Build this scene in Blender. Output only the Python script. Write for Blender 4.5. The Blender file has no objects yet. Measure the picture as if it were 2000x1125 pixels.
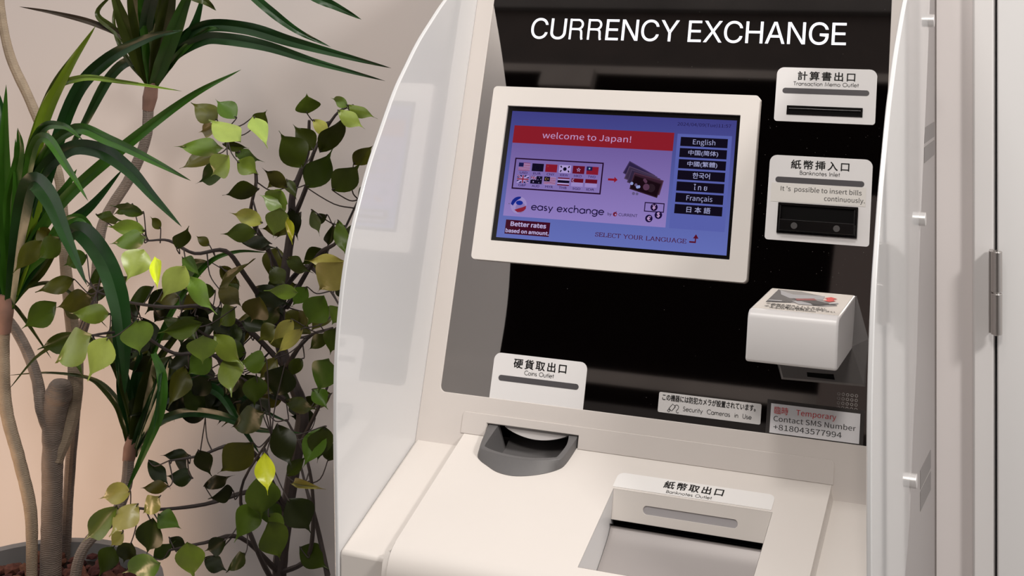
import bpy, bmesh, math, random, os
from math import sin, cos, pi, radians, sqrt
from mathutils import Vector, Matrix
SC = bpy.context.scene
COL = SC.collection
random.seed(11)
# ------------------------------------------------------------------ camera (level shift lens)
F = 2686.7; HY = -66.4; YAW = radians(22.244); Z0 = 1.04          # Z0: height of the lower edge of the glass panel
CAM = Vector((0.70507, -1.49683, 0.51071 + Z0))
cd = bpy.data.cameras.new('camera'); cam = bpy.data.objects.new('camera', cd); COL.objects.link(cam)
cd.sensor_width = 36; cd.lens = F/2000*36; cd.shift_y = (HY-562.5)/2000; cd.clip_start = .05
cam.location = CAM; cam.rotation_euler = (radians(90), 0, YAW); SC.camera = cam
# ------------------------------------------------------------------ world, lights, exposure
SC.view_settings.view_transform = 'Standard'; SC.view_settings.look = 'None'
SC.view_settings.exposure = 0.0; SC.view_settings.gamma = 1; SC.view_settings.use_curve_mapping = False
W = bpy.data.worlds.new('hall_light'); SC.world = W; W.use_nodes = True
W.node_tree.nodes['Background'].inputs[0].default_value = (1.0, .965, .95, 1)
W.node_tree.nodes['Background'].inputs[1].default_value = .74
def area(name, loc, target, size, power, color, shape='DISK'):
    l = bpy.data.lights.new(name, 'AREA'); l.shape = shape; l.size = size; l.energy = power; l.color = color
    o = bpy.data.objects.new(name, l); COL.objects.link(o); o.location = loc
    o.rotation_euler = (Vector(target)-Vector(loc)).to_track_quat('-Z', 'Y').to_euler(); return o
area('ceiling_lamp_right', (2.4, -.9, 2.9), (.3, .1, 1.2), .4, 42, (1, .95, .9))
area('ceiling_lamp_front', (.75, -2.1, 3.3), (.3, 0, 1.1), .5, 27, (1, .93, .86))
area('ceiling_lamp_left', (.05, -1.0, 3.7), (.1, 0, 1.0), .5, 18, (1, .95, .9))
area('wall_washer', (-1.05, -.25, .5), (-1.0, .49, .9), .3, 3.6, (1, .66, .42))
# ------------------------------------------------------------------ materials
MATS = {}
def mat(name, col, rough=.5, metal=0, coat=0, emit=None, es=1, noise=0, nscale=30, bump=0, bscale=200, spec=None, vary=0, bumpkind='NOISE'):
    if name in MATS: return MATS[name]
    m = bpy.data.materials.new(name); m.use_nodes = True; nt = m.node_tree; b = nt.nodes['Principled BSDF']
    b.inputs['Base Color'].default_value = (*col, 1); b.inputs['Roughness'].default_value = rough
    b.inputs['Metallic'].default_value = metal; b.inputs['Coat Weight'].default_value = coat; b.inputs['Coat Roughness'].default_value = .04
    if spec is not None: b.inputs['Specular IOR Level'].default_value = spec
    if emit: b.inputs['Emission Color'].default_value = (*emit, 1); b.inputs['Emission Strength'].default_value = es
    if noise or bump:
        tc = nt.nodes.new('ShaderNodeTexCoord')
    if noise:
        n = nt.nodes.new('ShaderNodeTexNoise'); n.inputs['Scale'].default_value = nscale; n.inputs['Detail'].default_value = 4
        nt.links.new(tc.outputs['Object'], n.inputs['Vector'])
        r = nt.nodes.new('ShaderNodeMix'); r.data_type = 'RGBA'; r.blend_type = 'MIX'
        r.inputs[6].default_value = (*[max(0, c*(1-noise)) for c in col], 1); r.inputs[7].default_value = (*[min(1, c*(1+noise)) for c in col], 1)
        nt.links.new(n.outputs['Fac'], r.inputs[0]); src = r.outputs[2]
        if vary:
            oi = nt.nodes.new('ShaderNodeObjectInfo'); hs = nt.nodes.new('ShaderNodeHueSaturation')
            mp = nt.nodes.new('ShaderNodeMapRange'); mp.inputs[3].default_value = 1-vary; mp.inputs[4].default_value = 1+vary
            mp2 = nt.nodes.new('ShaderNodeMapRange'); mp2.inputs[3].default_value = .475; mp2.inputs[4].default_value = .515
            nt.links.new(oi.outputs['Random'], mp.inputs[0]); nt.links.new(mp.outputs[0], hs.inputs['Value'])
            nt.links.new(oi.outputs['Random'], mp2.inputs[0]); nt.links.new(mp2.outputs[0], hs.inputs['Hue'])
            nt.links.new(src, hs.inputs['Color']); src = hs.outputs[0]
        nt.links.new(src, b.inputs['Base Color'])
    if bump:
        if bumpkind == 'RINGS':
            n = nt.nodes.new('ShaderNodeTexWave'); n.bands_direction = 'Z'; n.inputs['Distortion'].default_value = 6.0; n.inputs['Detail'].default_value = 3
        else:
            n = nt.nodes.new('ShaderNodeTexNoise')
        n.inputs['Scale'].default_value = bscale; nt.links.new(tc.outputs['Object'], n.inputs['Vector'])
        bp = nt.nodes.new('ShaderNodeBump'); bp.inputs['Strength'].default_value = bump; bp.inputs['Distance'].default_value = .002
        nt.links.new(n.outputs[1 if bumpkind != 'RINGS' else 1], bp.inputs['Height']); nt.links.new(bp.outputs[0], b.inputs['Normal'])
    MATS[name] = m; return m
def s2l(*c): return tuple(((x/255+.055)/1.055)**2.4 if x > 10 else x/255/12.92 for x in c)
BEIGE = mat('warm_white_plastic', (.74, .692, .648), .34, noise=.02, nscale=8, bump=.02, bscale=900)
FRAMEM = mat('warm_white_frame', (.65, .60, .565), .4, noise=.02, nscale=8, bump=.02, bscale=900)
WHITE = mat('gloss_white_panel', (.70, .70, .705), .3, coat=.9)
LABEL = mat('white_label', (.76, .74, .735), .45)
HOODM = mat('satin_white_plastic', (.74, .72, .715), .3)
INK = mat('black_ink', (.012, .01, .01), .5)
GLASS = mat('smoked_mirror_glass', (.36, .335, .32), .025, metal=1)
BLACK = mat('gloss_black_plastic', (.006, .005, .005), .15)
MATTEB = mat('matt_black', (.002, .0016, .0016), .7, spec=.1)
BARM = mat('grey_lamp_window', (.085, .08, .085), .25)
TRAYM = mat('grey_tray_plastic', (.125, .12, .12), .42, noise=.05, nscale=300, bump=.05, bscale=1500)
STEEL = mat('brushed_metal', (.55, .52, .50), .3, metal=1)
SCREWM = mat('satin_aluminium', (.72, .70, .69), .35, metal=.7)
SIDEG = mat('grey_painted_side', (.36, .335, .33), .5)
VENTM = mat('vent_dark', (.22, .205, .20), .6)
def E(name, c, s=1): return mat(name, (0, 0, 0), .12, emit=s2l(*c), es=s, spec=.15)
# ------------------------------------------------------------------ helpers
def setp(o, **k):
    for a, b in k.items(): o[a] = b
    return o
def empty(name, loc, label, cat, group=None):
    o = bpy.data.objects.new(name, None); COL.objects.link(o); o.location = loc; o.empty_display_size = .05
    o['label'] = label; o['category'] = cat
    if group: o['group'] = group
    return o
def wloc(p):
    v = Vector((0, 0, 0))
    while p is not None: v += p.location; p = p.parent
    return v
def link(name, me, m=None, parent=None, bev=0, smooth=False, angle=40, seg=2):
    o = bpy.data.objects.new(name, me); COL.objects.link(o)
    if m is not None and not me.materials: me.materials.append(m)
    if parent is not None:
        o.parent = parent; o.location = -wloc(parent)
    if bev:
        b = o.modifiers.new('bevel', 'BEVEL'); b.width = bev; b.segments = seg; b.limit_method = 'ANGLE'; b.angle_limit = radians(angle)
    if smooth or bev: 
        me.polygons.foreach_set('use_smooth', [True]*len(me.polygons))
        me.set_sharp_from_angle(angle=radians(35))
    return o
def mesh(name, vs, fs):
    me = bpy.data.meshes.new(name); me.from_pydata([tuple(v) for v in vs], [], fs)
    bm = bmesh.new(); bm.from_mesh(me); bmesh.ops.recalc_face_normals(bm, faces=bm.faces); bm.to_mesh(me); bm.free(); me.update(); return me
class Fr:                                            # a plane with its own axes: (a, b) on it, h above it
    def __init__(s, o, ex, ey, n): s.o, s.ex, s.ey, s.n = map(Vector, (o, ex, ey, n))
    def __call__(s, a, b, h=0): return s.o+s.ex*a+s.ey*b+s.n*h
TI = radians(19.5395); SL = radians(18.4296)
PAN = Fr((0, 0, Z0), (1, 0, 0), (0, sin(TI), cos(TI)), (0, -cos(TI), sin(TI)))        # tilted front
LED = Fr(PAN(0, -.0425), (1, 0, 0), (0, cos(SL), sin(SL)), (0, -sin(SL), cos(SL)))    # sloping deck; b = -distance to the front
def rrect(u0, v0, u1, v1, r=0, rt=None, n=6):
    rt = r if rt is None else rt
    out = []
    for cx, cy, a0, rr in ((u0, v0, pi, r), (u1, v0, 1.5*pi, r), (u1, v1, 0, rt), (u0, v1, .5*pi, rt)):
        sx = 1 if cx == u0 else -1; sy = 1 if cy == v0 else -1
        if rr <= 0: out.append((cx, cy)); continue
        for i in range(n+1):
            a = a0+pi/2*i/n; out.append((cx+sx*rr+rr*cos(a), cy+sy*rr+rr*sin(a)))
    return out
def circ(x, y, r, n=20, ry=None): return [(x+r*cos(2*pi*i/n), y+(ry or r)*sin(2*pi*i/n)) for i in range(n)]
def plate_mesh(name, fr, poly, h0, h1, holes=()):
    bm = bmesh.new()
    if not holes:
        a = [bm.verts.new(fr(x, y, h1)) for x, y in poly]; b = [bm.verts.new(fr(x, y, h0)) for x, y in poly]
        bm.faces.new(a); bm.faces.new(b[::-1])
        for i in range(len(a)): bm.faces.new((a[i], b[i], b[i-1], a[i-1]))
    else:
        es = []; loops = [list(poly)]+[list(h) for h in holes]; vl = []
        for L in loops:
            vs = [bm.verts.new(fr(x, y, h1)) for x, y in L]; vl.append(vs)
            es += [bm.edges.new((vs[i], vs[(i+1) % len(vs)])) for i in range(len(vs))]
        bmesh.ops.triangle_fill(bm, use_beauty=True, edges=es, normal=fr.n)
        top = list(bm.faces); low = {}
        for vs, L in zip(vl, loops):
            for v, (x, y) in zip(vs, L): low[v] = bm.verts.new(fr(x, y, h0))
        for f in top: bm.faces.new([low[v] for v in reversed(f.verts)])
        for vs in vl:
            for i in range(len(vs)): bm.faces.new((vs[i], vs[i-1], low[vs[i-1]], low[vs[i]]))
    bmesh.ops.recalc_face_normals(bm, faces=bm.faces)
    me = bpy.data.meshes.new(name); bm.to_mesh(me); bm.free(); return me
def plate(name, fr, poly, h0, h1, m, parent, holes=(), bev=0, label=None):
    o = link(name, plate_mesh(name, fr, poly, h0, h1, holes), m, parent, bev)
    if label: o['label'] = label
    return o
def flats(name, fr, polys, h, m, parent):            # flat print: several outlines in one thin mesh
    vs, fs = [], []
    for p in polys:
        k = len(vs); vs += [fr(x, y, h) for x, y in p]; fs.append(list(range(k, k+len(p))))
    me = bpy.data.meshes.new(name); me.from_pydata([tuple(v) for v in vs], [], fs); me.update()
    return link(name, me, m, parent)
def box(name, x0, x1, y0, y1, z0, z1, m, parent=None, bev=0):
    vs = [(x, y, z) for x in (x0, x1) for y in (y0, y1) for z in (z0, z1)]
    return link(name, mesh(name, vs, [(0, 1, 3, 2), (4, 6, 7, 5), (0, 4, 5, 1), (2, 3, 7, 6), (0, 2, 6, 4), (1, 5, 7, 3)]), m, parent, bev)
def loft(name, rings, m, parent, closed=True, cap0=False, cap1=False, smooth=True, bev=0):
    n = len(rings[0]); vs = [p for r in rings for p in r]; fs = []
    for j in range(len(rings)-1):
        for i in range(n if closed else n-1):
            a, b = j*n+i, j*n+(i+1) % n; fs.append((a, b, b+n, a+n))
    if cap0: fs.append(tuple(range(n-1, -1, -1)))
    if cap1: fs.append(tuple(range((len(rings)-1)*n, len(rings)*n)))
    return link(name, mesh(name, vs, fs), m, parent, bev, smooth)
def cyl(name, p0, p1, r, m, parent, n=20, bev=0, r1=None):
    p0, p1 = Vector(p0), Vector(p1); d = (p1-p0).normalized(); a = d.orthogonal().normalized(); b = d.cross(a)
    R = [[p+a*rr*cos(2*pi*i/n)+b*rr*sin(2*pi*i/n) for i in range(n)] for p, rr in ((p0, r), (p1, r1 or r))]
    return loft(name, R, m, parent, cap0=True, cap1=True, bev=bev)
def spline(P, n=8):
    P = [Vector(p) for p in P]; Q = [P[0]*2-P[1]]+P+[P[-1]*2-P[-2]]; out = []
    for i in range(1, len(Q)-2):
        for k in range(n):
            t = k/n; a, b, c, d = Q[i-1:i+3]
            out.append(.5*((2*b)+(c-a)*t+(2*a-5*b+4*c-d)*t*t+(3*b-a-3*c+d)*t**3))
    out.append(P[-1]); return out
def tube(name, P, R, m, parent, n=8, sub=6, wob=0):
    S = spline(P, sub); N = len(S); rings = []; up = Vector((.3, .2, 1)).normalized(); a = None
    for i, p in enumerate(S):
        d = (S[min(i+1, N-1)]-S[max(i-1, 0)]).normalized()
        a = d.orthogonal().normalized() if a is None else (a-d*a.dot(d)).normalized()
        b = d.cross(a); t = i/(N-1)*(len(R)-1); k = min(int(t), len(R)-2); r = R[k]+(R[k+1]-R[k])*(t-k)
        r *= 1+random.uniform(-wob, wob)
        rings.append([p+a*r*cos(2*pi*j/n)+b*r*sin(2*pi*j/n) for j in range(n)])
    return loft(name, rings, m, parent, cap0=True, cap1=True)
# ------------------------------------------------------------------ lettering
FD = os.path.join(bpy.utils.resource_path('LOCAL'), 'datafiles', 'fonts')
try: INTER = bpy.data.fonts.load(os.path.join(FD, 'Inter.woff2'))
except Exception: INTER = None
try: NOTO = bpy.data.fonts.load(os.path.join(FD, 'Noto Sans CJK Regular.woff2'))
except Exception: NOTO = None
TC = {}
def tdata(s, font=None, bold=0, space=1.0):
    k = (s, font.name if font else '', bold, space)
    if k in TC: return TC[k]
    c = bpy.data.curves.new('tmp', 'FONT'); c.body = s; c.size = 1; c.offset = bold; c.space_character = space; c.resolution_u = 5
    if font: c.font = font
    o = bpy.data.objects.new('tmp', c); COL.objects.link(o); bpy.context.view_layer.update()
    ev = o.evaluated_get(bpy.context.evaluated_depsgraph_get()); me = ev.to_mesh()
    vs = [(v.co.x, v.co.y) for v in me.vertices]; fs = [tuple(p.vertices) for p in me.polygons]; ev.to_mesh_clear()
    bpy.data.objects.remove(o); bpy.data.curves.remove(c); TC[k] = (vs, fs); return TC[k]
CAPH = {}
def text_into(V, Fc, s, x0, x1, y0, cap=None, top=None, font=None, bold=0, space=1.0, h=0):
    """lettering from x0 to x1 with baseline y0; cap = capital height, or top = top of its bounding box"""
    vs, fs = tdata(s, font, 0, space)
    if not vs: return
    ax = min(v[0] for v in vs); bx = max(v[0] for v in vs); ay = min(v[1] for v in vs); by = max(v[1] for v in vs)
    kx = (x1-x0)/(bx-ax)
    if cap is not None:
        q = font.name if font else ''
        if q not in CAPH: CAPH[q] = max(v[1] for v in tdata('H', font)[0])
        ky = cap/CAPH[q]; oy = 0
    else: ky = (top-y0)/(by-ay); oy = ay
    ex = bold*ky*.9
    for dx, dy in ([(0, 0)] if not bold else [(ex*cos(j*pi/3), ex*sin(j*pi/3)) for j in range(6)]):
        k = len(V); V += [(x0+(x-ax)*kx+dx, y0+(y-oy)*ky+dy) for x, y in vs]; Fc += [tuple(i+k for i in f) for f in fs]
def lettering(name, fr, items, h, m, parent, extra=()):
    V, Fc = [], []
    for it in items: text_into(V, Fc, **it)
    for p in extra:
        k = len(V); V += list(p); Fc.append(tuple(range(k, k+len(p))))
    me = bpy.data.meshes.new(name); me.from_pydata([tuple(fr(x, y, h)) for x, y in V], [], Fc); me.update()
    return link(name, me, m, parent)
def T(s, x0, x1, y0, cap=None, top=None, **k): return dict(s=s, x0=x0, x1=x1, y0=y0, cap=cap, top=top, **k)
def arc(cx, cy, rx, ry, a0, a1, n=18): return [(cx+rx*cos(radians(a0+(a1-a0)*i/n)), cy+ry*sin(radians(a0+(a1-a0)*i/n))) for i in range(n+1)]
# monoline letters: capital height 1, x-height .64; (width, strokes)
r_ = .32
GL = {
 'a': (.70, [arc(.33, r_, .30, .32, 0, 360), [(.63, 0), (.63, .64)]]), 'b': (.70, [arc(.36, r_, .30, .32, 0, 360), [(.06, 0), (.06, 1.08)]]),
 'c': (.56, [arc(.34, r_, .30, .32, 50, 310)]), 'e': (.66, [arc(.33, r_, .30, .32, 0, 325), [(.05, .33), (.62, .33)]]),
 'g': (.70, [arc(.33, r_, .30, .32, 0, 360), [(.63, .64), (.63, 0)]+arc(.35, 0, .28, .30, 0, -150)]),
 'h': (.60, [[(.06, 0), (.06, 1.08)], [(.06, .36)]+arc(.30, .38, .22, .26, 160, 0)+[(.52, 0)]]), 'i': (.16, [[(.08, 0), (.08, .64)], [(.08, .82), (.08, .93)]]),
 'k': (.52, [[(.06, 0), (.06, 1.08)], [(.44, .64), (.08, .30)], [(.16, .38), (.50, 0)]]), 'l': (.16, [[(.08, 0), (.08, 1.08)]]),
 'm': (.90, [[(.06, 0), (.06, .64)], [(.06, .4)]+arc(.25, .42, .18, .22, 160, 0)+[(.43, 0)], [(.43, .4)]+arc(.63, .42, .19, .22, 170, 0)+[(.82, 0)]]),
 'n': (.60, [[(.06, 0), (.06, .64)], [(.06, .36)]+arc(.30, .38, .22, .26, 160, 0)+[(.52, 0)]]), 'o': (.68, [arc(.34, r_, .30, .32, 0, 360)]),
 'r': (.36, [[(.06, 0), (.06, .64)], [(.06, .38)]+arc(.26, .42, .18, .22, 165, 50)]),
 's': (.44, [arc(.21, .475, .15, .165, 40, 270, 12)+arc(.21, .16, .17, .15, 90, -150, 12)]), 't': (.36, [[(.18, 0), (.18, .92)], [(.02, .62), (.34, .62)]]),
 'u': (.60, [[(.06, .64)]+arc(.30, .26, .24, .26, 180, 360)+[(.54, .64)]]), 'x': (.54, [[(.04, 0), (.48, .64)], [(.04, .64), (.48, 0)]]),
 'y': (.56, [[(.02, .64), (.28, .04)], [(.54, .64), (.16, -.30)]]), ' ': (.34, []), 
 'T': (.62, [[(.31, 0), (.31, 1)], [(0, .96), (.62, .96)]]), 'M': (.98, [[(.06, 0), (.16, 1), (.49, .1), (.82, 1), (.92, 0)]]), 'O': (1.04, [arc(.52, .5, .47, .5, 0, 360, 30)]),
 'B': (.58, [[(.06, 0), (.06, 1)], [(.06, .96)]+arc(.26, .75, .20, .21, 90, -90)+[(.06, .54)], [(.06, .54)]+arc(.28, .29, .25, .25, 90, -90)+[(.06, .04)]]),
 'I': (.16, [[(.08, 0), (.08, 1)]]), 'C': (.86, [arc(.52, .5, .47, .5, 45, 315, 26)]),
 'S': (.56, [arc(.28, .74, .20, .23, 30, 270, 14)+arc(.27, .27, .23, .25, 90, -150, 14)]),
 'U': (.68, [[(.06, 1)]+arc(.34, .28, .28, .27, 180, 360)+[(.62, 1)]]),
}
def ribbon(P, w0, w1=None):                          # w0 = width of upright strokes, w1 = width of level ones
    w1 = w1 or w0; L, R = [], []
    for i, p in enumerate(P):
        a, b = P[max(i-1, 0)], P[min(i+1, len(P)-1)]; dx, dy = b[0]-a[0], b[1]-a[1]; l = sqrt(dx*dx+dy*dy) or 1; dx /= l; dy /= l
        k = 1.0
        if 0 < i < len(P)-1:
            e = (p[0]-P[i-1][0], p[1]-P[i-1][1]); le = sqrt(e[0]**2+e[1]**2) or 1; k = 1/max(.45, abs(e[0]/le*dx+e[1]/le*dy))
        w = (w0*dy*dy+w1*dx*dx)*.5*k; L.append((p[0]-dy*w, p[1]+dx*w)); R.append((p[0]+dy*w, p[1]-dx*w))
    return [[L[i], L[i+1], R[i+1], R[i]] for i in range(len(P)-1)]
def strokes(s, x0, x1, y0, cap, w=.10, gap=.07, glyphs=None, w1=None, serif=0):
    G = glyphs or GL; tot = sum(G[c][0] for c in s)+gap*(len(s)-1); kx = (x1-x0)/tot; x = 0; out = []
    for c in s:
        gw, st = G[c]
        for P in st:
            Q = [((x+a)*kx, b*cap) for a, b in P]
            for q in ribbon(Q, w*cap, (w1 or w)*cap): out.append([(x0+a, y0+b) for a, b in q])
            if serif:
                for (a, b), (a2, b2) in ((P[0], P[1]), (P[-1], P[-2])):
                    if (abs(b) < .01 or abs(b-1) < .01) and abs(b2-b) > abs(a2-a)*.8:
                        sy = y0+(.0 if b < .5 else 1-serif*.4)*cap; sx = x0+(x+a)*kx; d = .13*cap
                        out.append([(sx-d, sy), (sx+d, sy), (sx+d, sy+serif*.4*cap), (sx-d, sy+serif*.4*cap)])
        x += gw+gap
    return out
SG = {  # serif capitals
 'S': (.5, [arc(.25, .74, .17, .23, 20, 270, 12)+arc(.25, .26, .20, .25, 90, -160, 12), [(.43, .72), (.43, .98)], [(.05, .04), (.05, .3)]]),
 'E': (.58, [[(.12, 0), (.12, 1)], [(.02, .97), (.52, .97)], [(.12, .52), (.42, .52)], [(.02, .03), (.55, .03)], [(.52, .97), (.52, .78)], [(.55, .03), (.55, .24)], [(.42, .42), (.42, .62)]]),
 'L': (.58, [[(.12, 0), (.12, 1)], [(.02, .03), (.55, .03)], [(.55, .03), (.55, .26)]]), 'C': (.66, [arc(.37, .5, .32, .49, 40, 320, 22), [(.61, .72), (.61, .98)]]),
 'T': (.62, [[(.31, 0), (.31, 1)], [(.02, .97), (.6, .97)], [(.02, .97), (.02, .76)], [(.6, .97), (.6, .76)]]), ' ': (.25, []),
 'Y': (.70, [[(.06, 1), (.36, .48), (.36, 0)], [(.66, 1), (.36, .48)]]), 'O': (.72, [arc(.36, .5, .32, .49, 0, 360, 26)]),
 'U': (.70, [[(.12, 1)]+arc(.35, .28, .23, .27, 180, 360)+[(.58, 1)]]), 'R': (.66, [[(.12, 0), (.12, 1)], [(.12, .97)]+arc(.30, .74, .2, .23, 90, -90)+[(.12, .51)], [(.32, .5), (.6, 0)]]),
 'A': (.72, [[(.06, 0), (.35, 1)], [(.35, 1), (.66, 0)], [(.16, .35), (.55, .35)]]), 'N': (.74, [[(.1, 0), (.1, 1)], [(.1, 1), (.63, 0)], [(.63, 0), (.63, 1)]]),
 'G': (.72, [arc(.37, .5, .32, .49, 40, 350, 24), [(.66, .05), (.66, .45)], [(.5, .45), (.72, .45)], [(.62, .72), (.62, .98)]]),
}
# ------------------------------------------------------------------ setting
PLASTER = mat('painted_plaster', (.74, .683, .662), .75, noise=.03, nscale=2.5, bump=.04, bscale=120)
WALLR = PLASTER
PAINT = mat('white_gloss_paint', (.80, .785, .78), .35, bump=.03, bscale=60)
DOORM = mat('white_door_paint', (.78, .775, .775), .4, bump=.02, bscale=40)
FLOORM = mat('grey_floor_tile', (.20, .185, .175), .35, noise=.1, nscale=6)
def struct(o): o['kind'] = 'structure'; return o
struct(box('wall_back', -3.2, .590, .49, .60, 0, 3.6, PLASTER))
struct(box('wall_right', .6075, 3.4, .52, .62, 0, 3.6, PLASTER))
struct(box('floor', -7, 6, -5.2, .60, -.1, 0, FLOORM))
struct(box('lightened_wall_strip', .5285, .5765, .484, .50, 0, 3.0, mat('shade_offset_plaster', (.80, .755, .745), .5)))  # wall beside the machine; missing light put into a paler colour to offset shade
tr = struct(box('trim_1', .5765, .6052, .470, .60, 0, 3.0, PAINT, bev=.0035))
dr = struct(box('door_1', .6085, 1.55, .466, .51, .01, 2.6, DOORM, bev=.002))
hg = bpy.data.objects.new('hinge', None); COL.objects.link(hg); hg.parent = dr; hg.location = (0, 0, 0)
def hz(y): return y+Z0
hx, hy = .6085, .450
o = cyl('lower_barrel', (hx, hy, hz(.0185)), (hx, hy, hz(.0735)), .0072, STEEL, hg, bev=.0008)
o = cyl('upper_barrel', (hx, hy, hz(.0752)), (hx, hy, hz(.1295)), .0072, STEEL, hg, bev=.0008)
cyl('hinge_pin', (hx, hy, hz(.0172)), (hx, hy, hz(.1312)), .0045, mat('bright_pin', (.8, .78, .76), .2, metal=1), hg)
box('hinge_leaf', hx-.010, hx-.0045, hy+.001, .466, hz(.019), hz(.129), STEEL, hg, bev=.0008)
# the far side of the hall, dark timber with pale rails; the glass of the machine mirrors it
DARKW = mat('dark_timber', (.030, .020, .017), .6, noise=.6, nscale=4)
BLK = mat('black_soffit', (.006, .004, .004), .9, spec=0)
RAILM = mat('dull_painted_rail', (.24, .215, .20), .6, noise=.5, nscale=1.5)
GREYW = mat('charcoal_wall', (.050, .044, .043), .7, noise=.3, nscale=1.2)
struct(box('wall_front', -7, 6, -5.2, -5.0, 0, 2.93, GREYW))
struct(box('trim_2', -7, 6, -5.06, -5.0, 3.03, 3.10, RAILM))
struct(box('trim_3', -7, 6, -5.2, -5.02, 2.93, 4.93, BLK))
struct(box('trim_4', -7, 6, -5.2, -5.0, 4.93, 4.985, RAILM))
struct(box('trim_5', -7, 6, -5.2, -5.04, 4.985, 5.42, DARKW))
struct(box('trim_6', -7, 6, -5.2, -5.0, 5.42, 6.6, mat('grey_upper_wall', (.085, .078, .076), .7, noise=.5, nscale=2)))
struct(box('trim_7', -2.28, -1.95, -5.1, -4.95, 4.80, 4.93, RAILM))
struct(box('trim_8', -.42, -.05, -5.1, -4.9, 2.9, 4.15, mat('taupe_column', (.12, .095, .088), .6)))
# ------------------------------------------------------------------ the machine
K = empty('currency_exchange_machine', (.255, .15, 0), 'white and black self-service currency exchange machine against the wall, beside the potted plants', 'machine')
XL, XR, TH = -.0235, .5285, .005
# body
prof = [(.20, .05), (PAN(0, .60).y+.01, Z0+.60), (.42, Z0+.62), (.4815, Z0+.60), (.4815, 0), (.05, 0), (.05, Z0-.30), (PAN(0, -.05).y+.04, Z0-.08)]
prof[0] = (PAN(0, 0).y+.045, Z0)
bd = loft('body', [[Vector((x, y, z)) for y, z in prof] for x in (XL+.002, XR-.002)], SIDEG, K, cap0=True, cap1=True, smooth=False)
SIDE = Fr((XR-.002, 0, Z0), (0, 1, 0), (0, 0, 1), (1, 0, 0))
for ay, az, by, bz, hgt in ((.335, .303, .468, .297, .020), (.335, .278, .468, .272, .020), (.285, -.119, .42, -.137, .024), (.285, -.146, .42, -.166, .024)):
    plate('vent', SIDE, [(ay, az-hgt), (by, bz-hgt), (by, bz), (ay, az)], -.0005, .0006, VENTM, bd)
# front frame around the glass
OP = rrect(0, 0, .5065, .585, .007)
CUT = rrect(.0660, -.0570, .1797, -.0290, .001, .0015)
fo = [(XL, -.062), (.0660, -.062), (.0660, -.0290), (.1797, -.0290), (.1797, -.062), (XR, -.062), (XR, .60), (XL, .60)]
plate('front_frame', PAN, fo, -.030, .0012, FRAMEM, K, holes=(OP,), bev=.0006)
plate('embossed_panel', PAN, [(.034, -.0435), (.0655, -.0435), (.0655, -.0285), (.180, -.0285), (.180, -.0435), (.4680, -.0435)]+rrect(.034, -.03, .4680, -.0190, 0, .004)[2:], .0010, .0022, FRAMEM, K, bev=.0004)
gp = plate('glass_panel', PAN, rrect(-.001, -.001, .5075, .586, .007), -.006, 0, GLASS, K)
# dust specks on the glass
sp = []
for i in range(170):
    x, y = (random.uniform(.34, .50), random.uniform(.16, .36)) if i % 3 else (random.uniform(.05, .5), random.uniform(.01, .49)); sp.append(circ(x, y, random.uniform(.0001, .00028), 6))
o = flats('dust_specks', PAN, sp, .00008, mat('dust', (.30, .28, .26), .9), gp); o['kind'] = 'stuff'
# lit sign
ws = []
for ch in 'CURRENCY EXCHANGE':
    if ch == ' ': ws.append((ch, None, .34, 0)); continue
    if ch == 'R':
        V, Fc = [], []
        for P in ([(.06, 0), (.06, 1)], [(.06, .945)]+arc(.42, .725, .225, .222, 90, -90, 24)+[(.06, .503)], [(.36, .503), (.46, .498), (.54, .475), (.59, .42), (.61, .34), (.62, .22), (.63, .10), (.66, 0)]):
            for q in ribbon(P, .102, .096): k = len(V); V += q; Fc.append((k, k+1, k+2, k+3))
        ws.append((ch, (V, Fc), .76, 1)); continue
    vs, fs = tdata(ch, INTER, 0); H = max(v[1] for v in tdata('H', INTER)[0]); a = min(v[0] for v in vs); b = max(v[0] for v in vs)
    ws.append((ch, ([((x-a)/H, y/H) for x, y in vs], fs), (b-a)/H, 1))
GP = {'C': .07, 'U': .10, 'R': .09, 'E': .09, 'N': .10, 'Y': .03, 'X': .03, 'H': .10, 'A': .03, 'G': .08, ' ': .0}
tot = sum(w[2] for w in ws)+sum(GP[ws[i][0]]*.85+GP[ws[i+1][0]]*.85 for i in range(len(ws)-1)); k = (.4561-.0575)/tot; x = .0575; V, Fc = [], []
for i, (ch, d, w, _) in enumerate(ws):
    if d: n0 = len(V); V += [(x+a*k, .4431+b*.0273) for a, b in d[0]]; Fc += [tuple(j+n0 for j in f) for f in d[1]]
    x += w*k
    if i < len(ws)-1: x += (GP[ch]+GP[ws[i+1][0]])*.85*k
me = bpy.data.meshes.new('lit_sign_lettering'); me.from_pydata([tuple(PAN(a, b, .0004)) for a, b in V], [], Fc)
link('lit_sign_lettering', me, mat('lit_sign', (0, 0, 0), .5, emit=(.93, .92, 1), es=1.5), gp)['label'] = 'glowing white sign lettering'
# touch screen; BZ is the panel frame brought nearer to the glass
class Fs:
    def __init__(s): s.n = PAN.n; s.k = (1.581-.003)/(1.581-.011)
    def __call__(s, a, b, h=0): return PAN(.705+(a-.705)*s.k, -.0195+(b+.0195)*s.k, max(h-.008, 0))
BZ = Fs()
bz = plate('screen_bezel', BZ, rrect(.0222, .1577, .3622, .3752, .005), 0, .014, mat('warm_white_bezel', (.76, .715, .675), .4, bump=.02, bscale=900), K, holes=(rrect(.0443, .1819, .3410, .3507, .0008),), bev=.0016)
plate('display_surround', BZ, rrect(.044, .1815, .3413, .351, 0), .0082, .0106, BLACK, bz)
def scr(name, polys, lvl, c, s=1.0): return flats(name, BZ, polys, .0107+lvl*.00012, E(name+'_%d_%d_%d' % c, c, s), bz)
def R4(x0, y0, x1, y1): return [(x0, y0), (x1, y0), (x1, y1), (x0, y1)]
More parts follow.
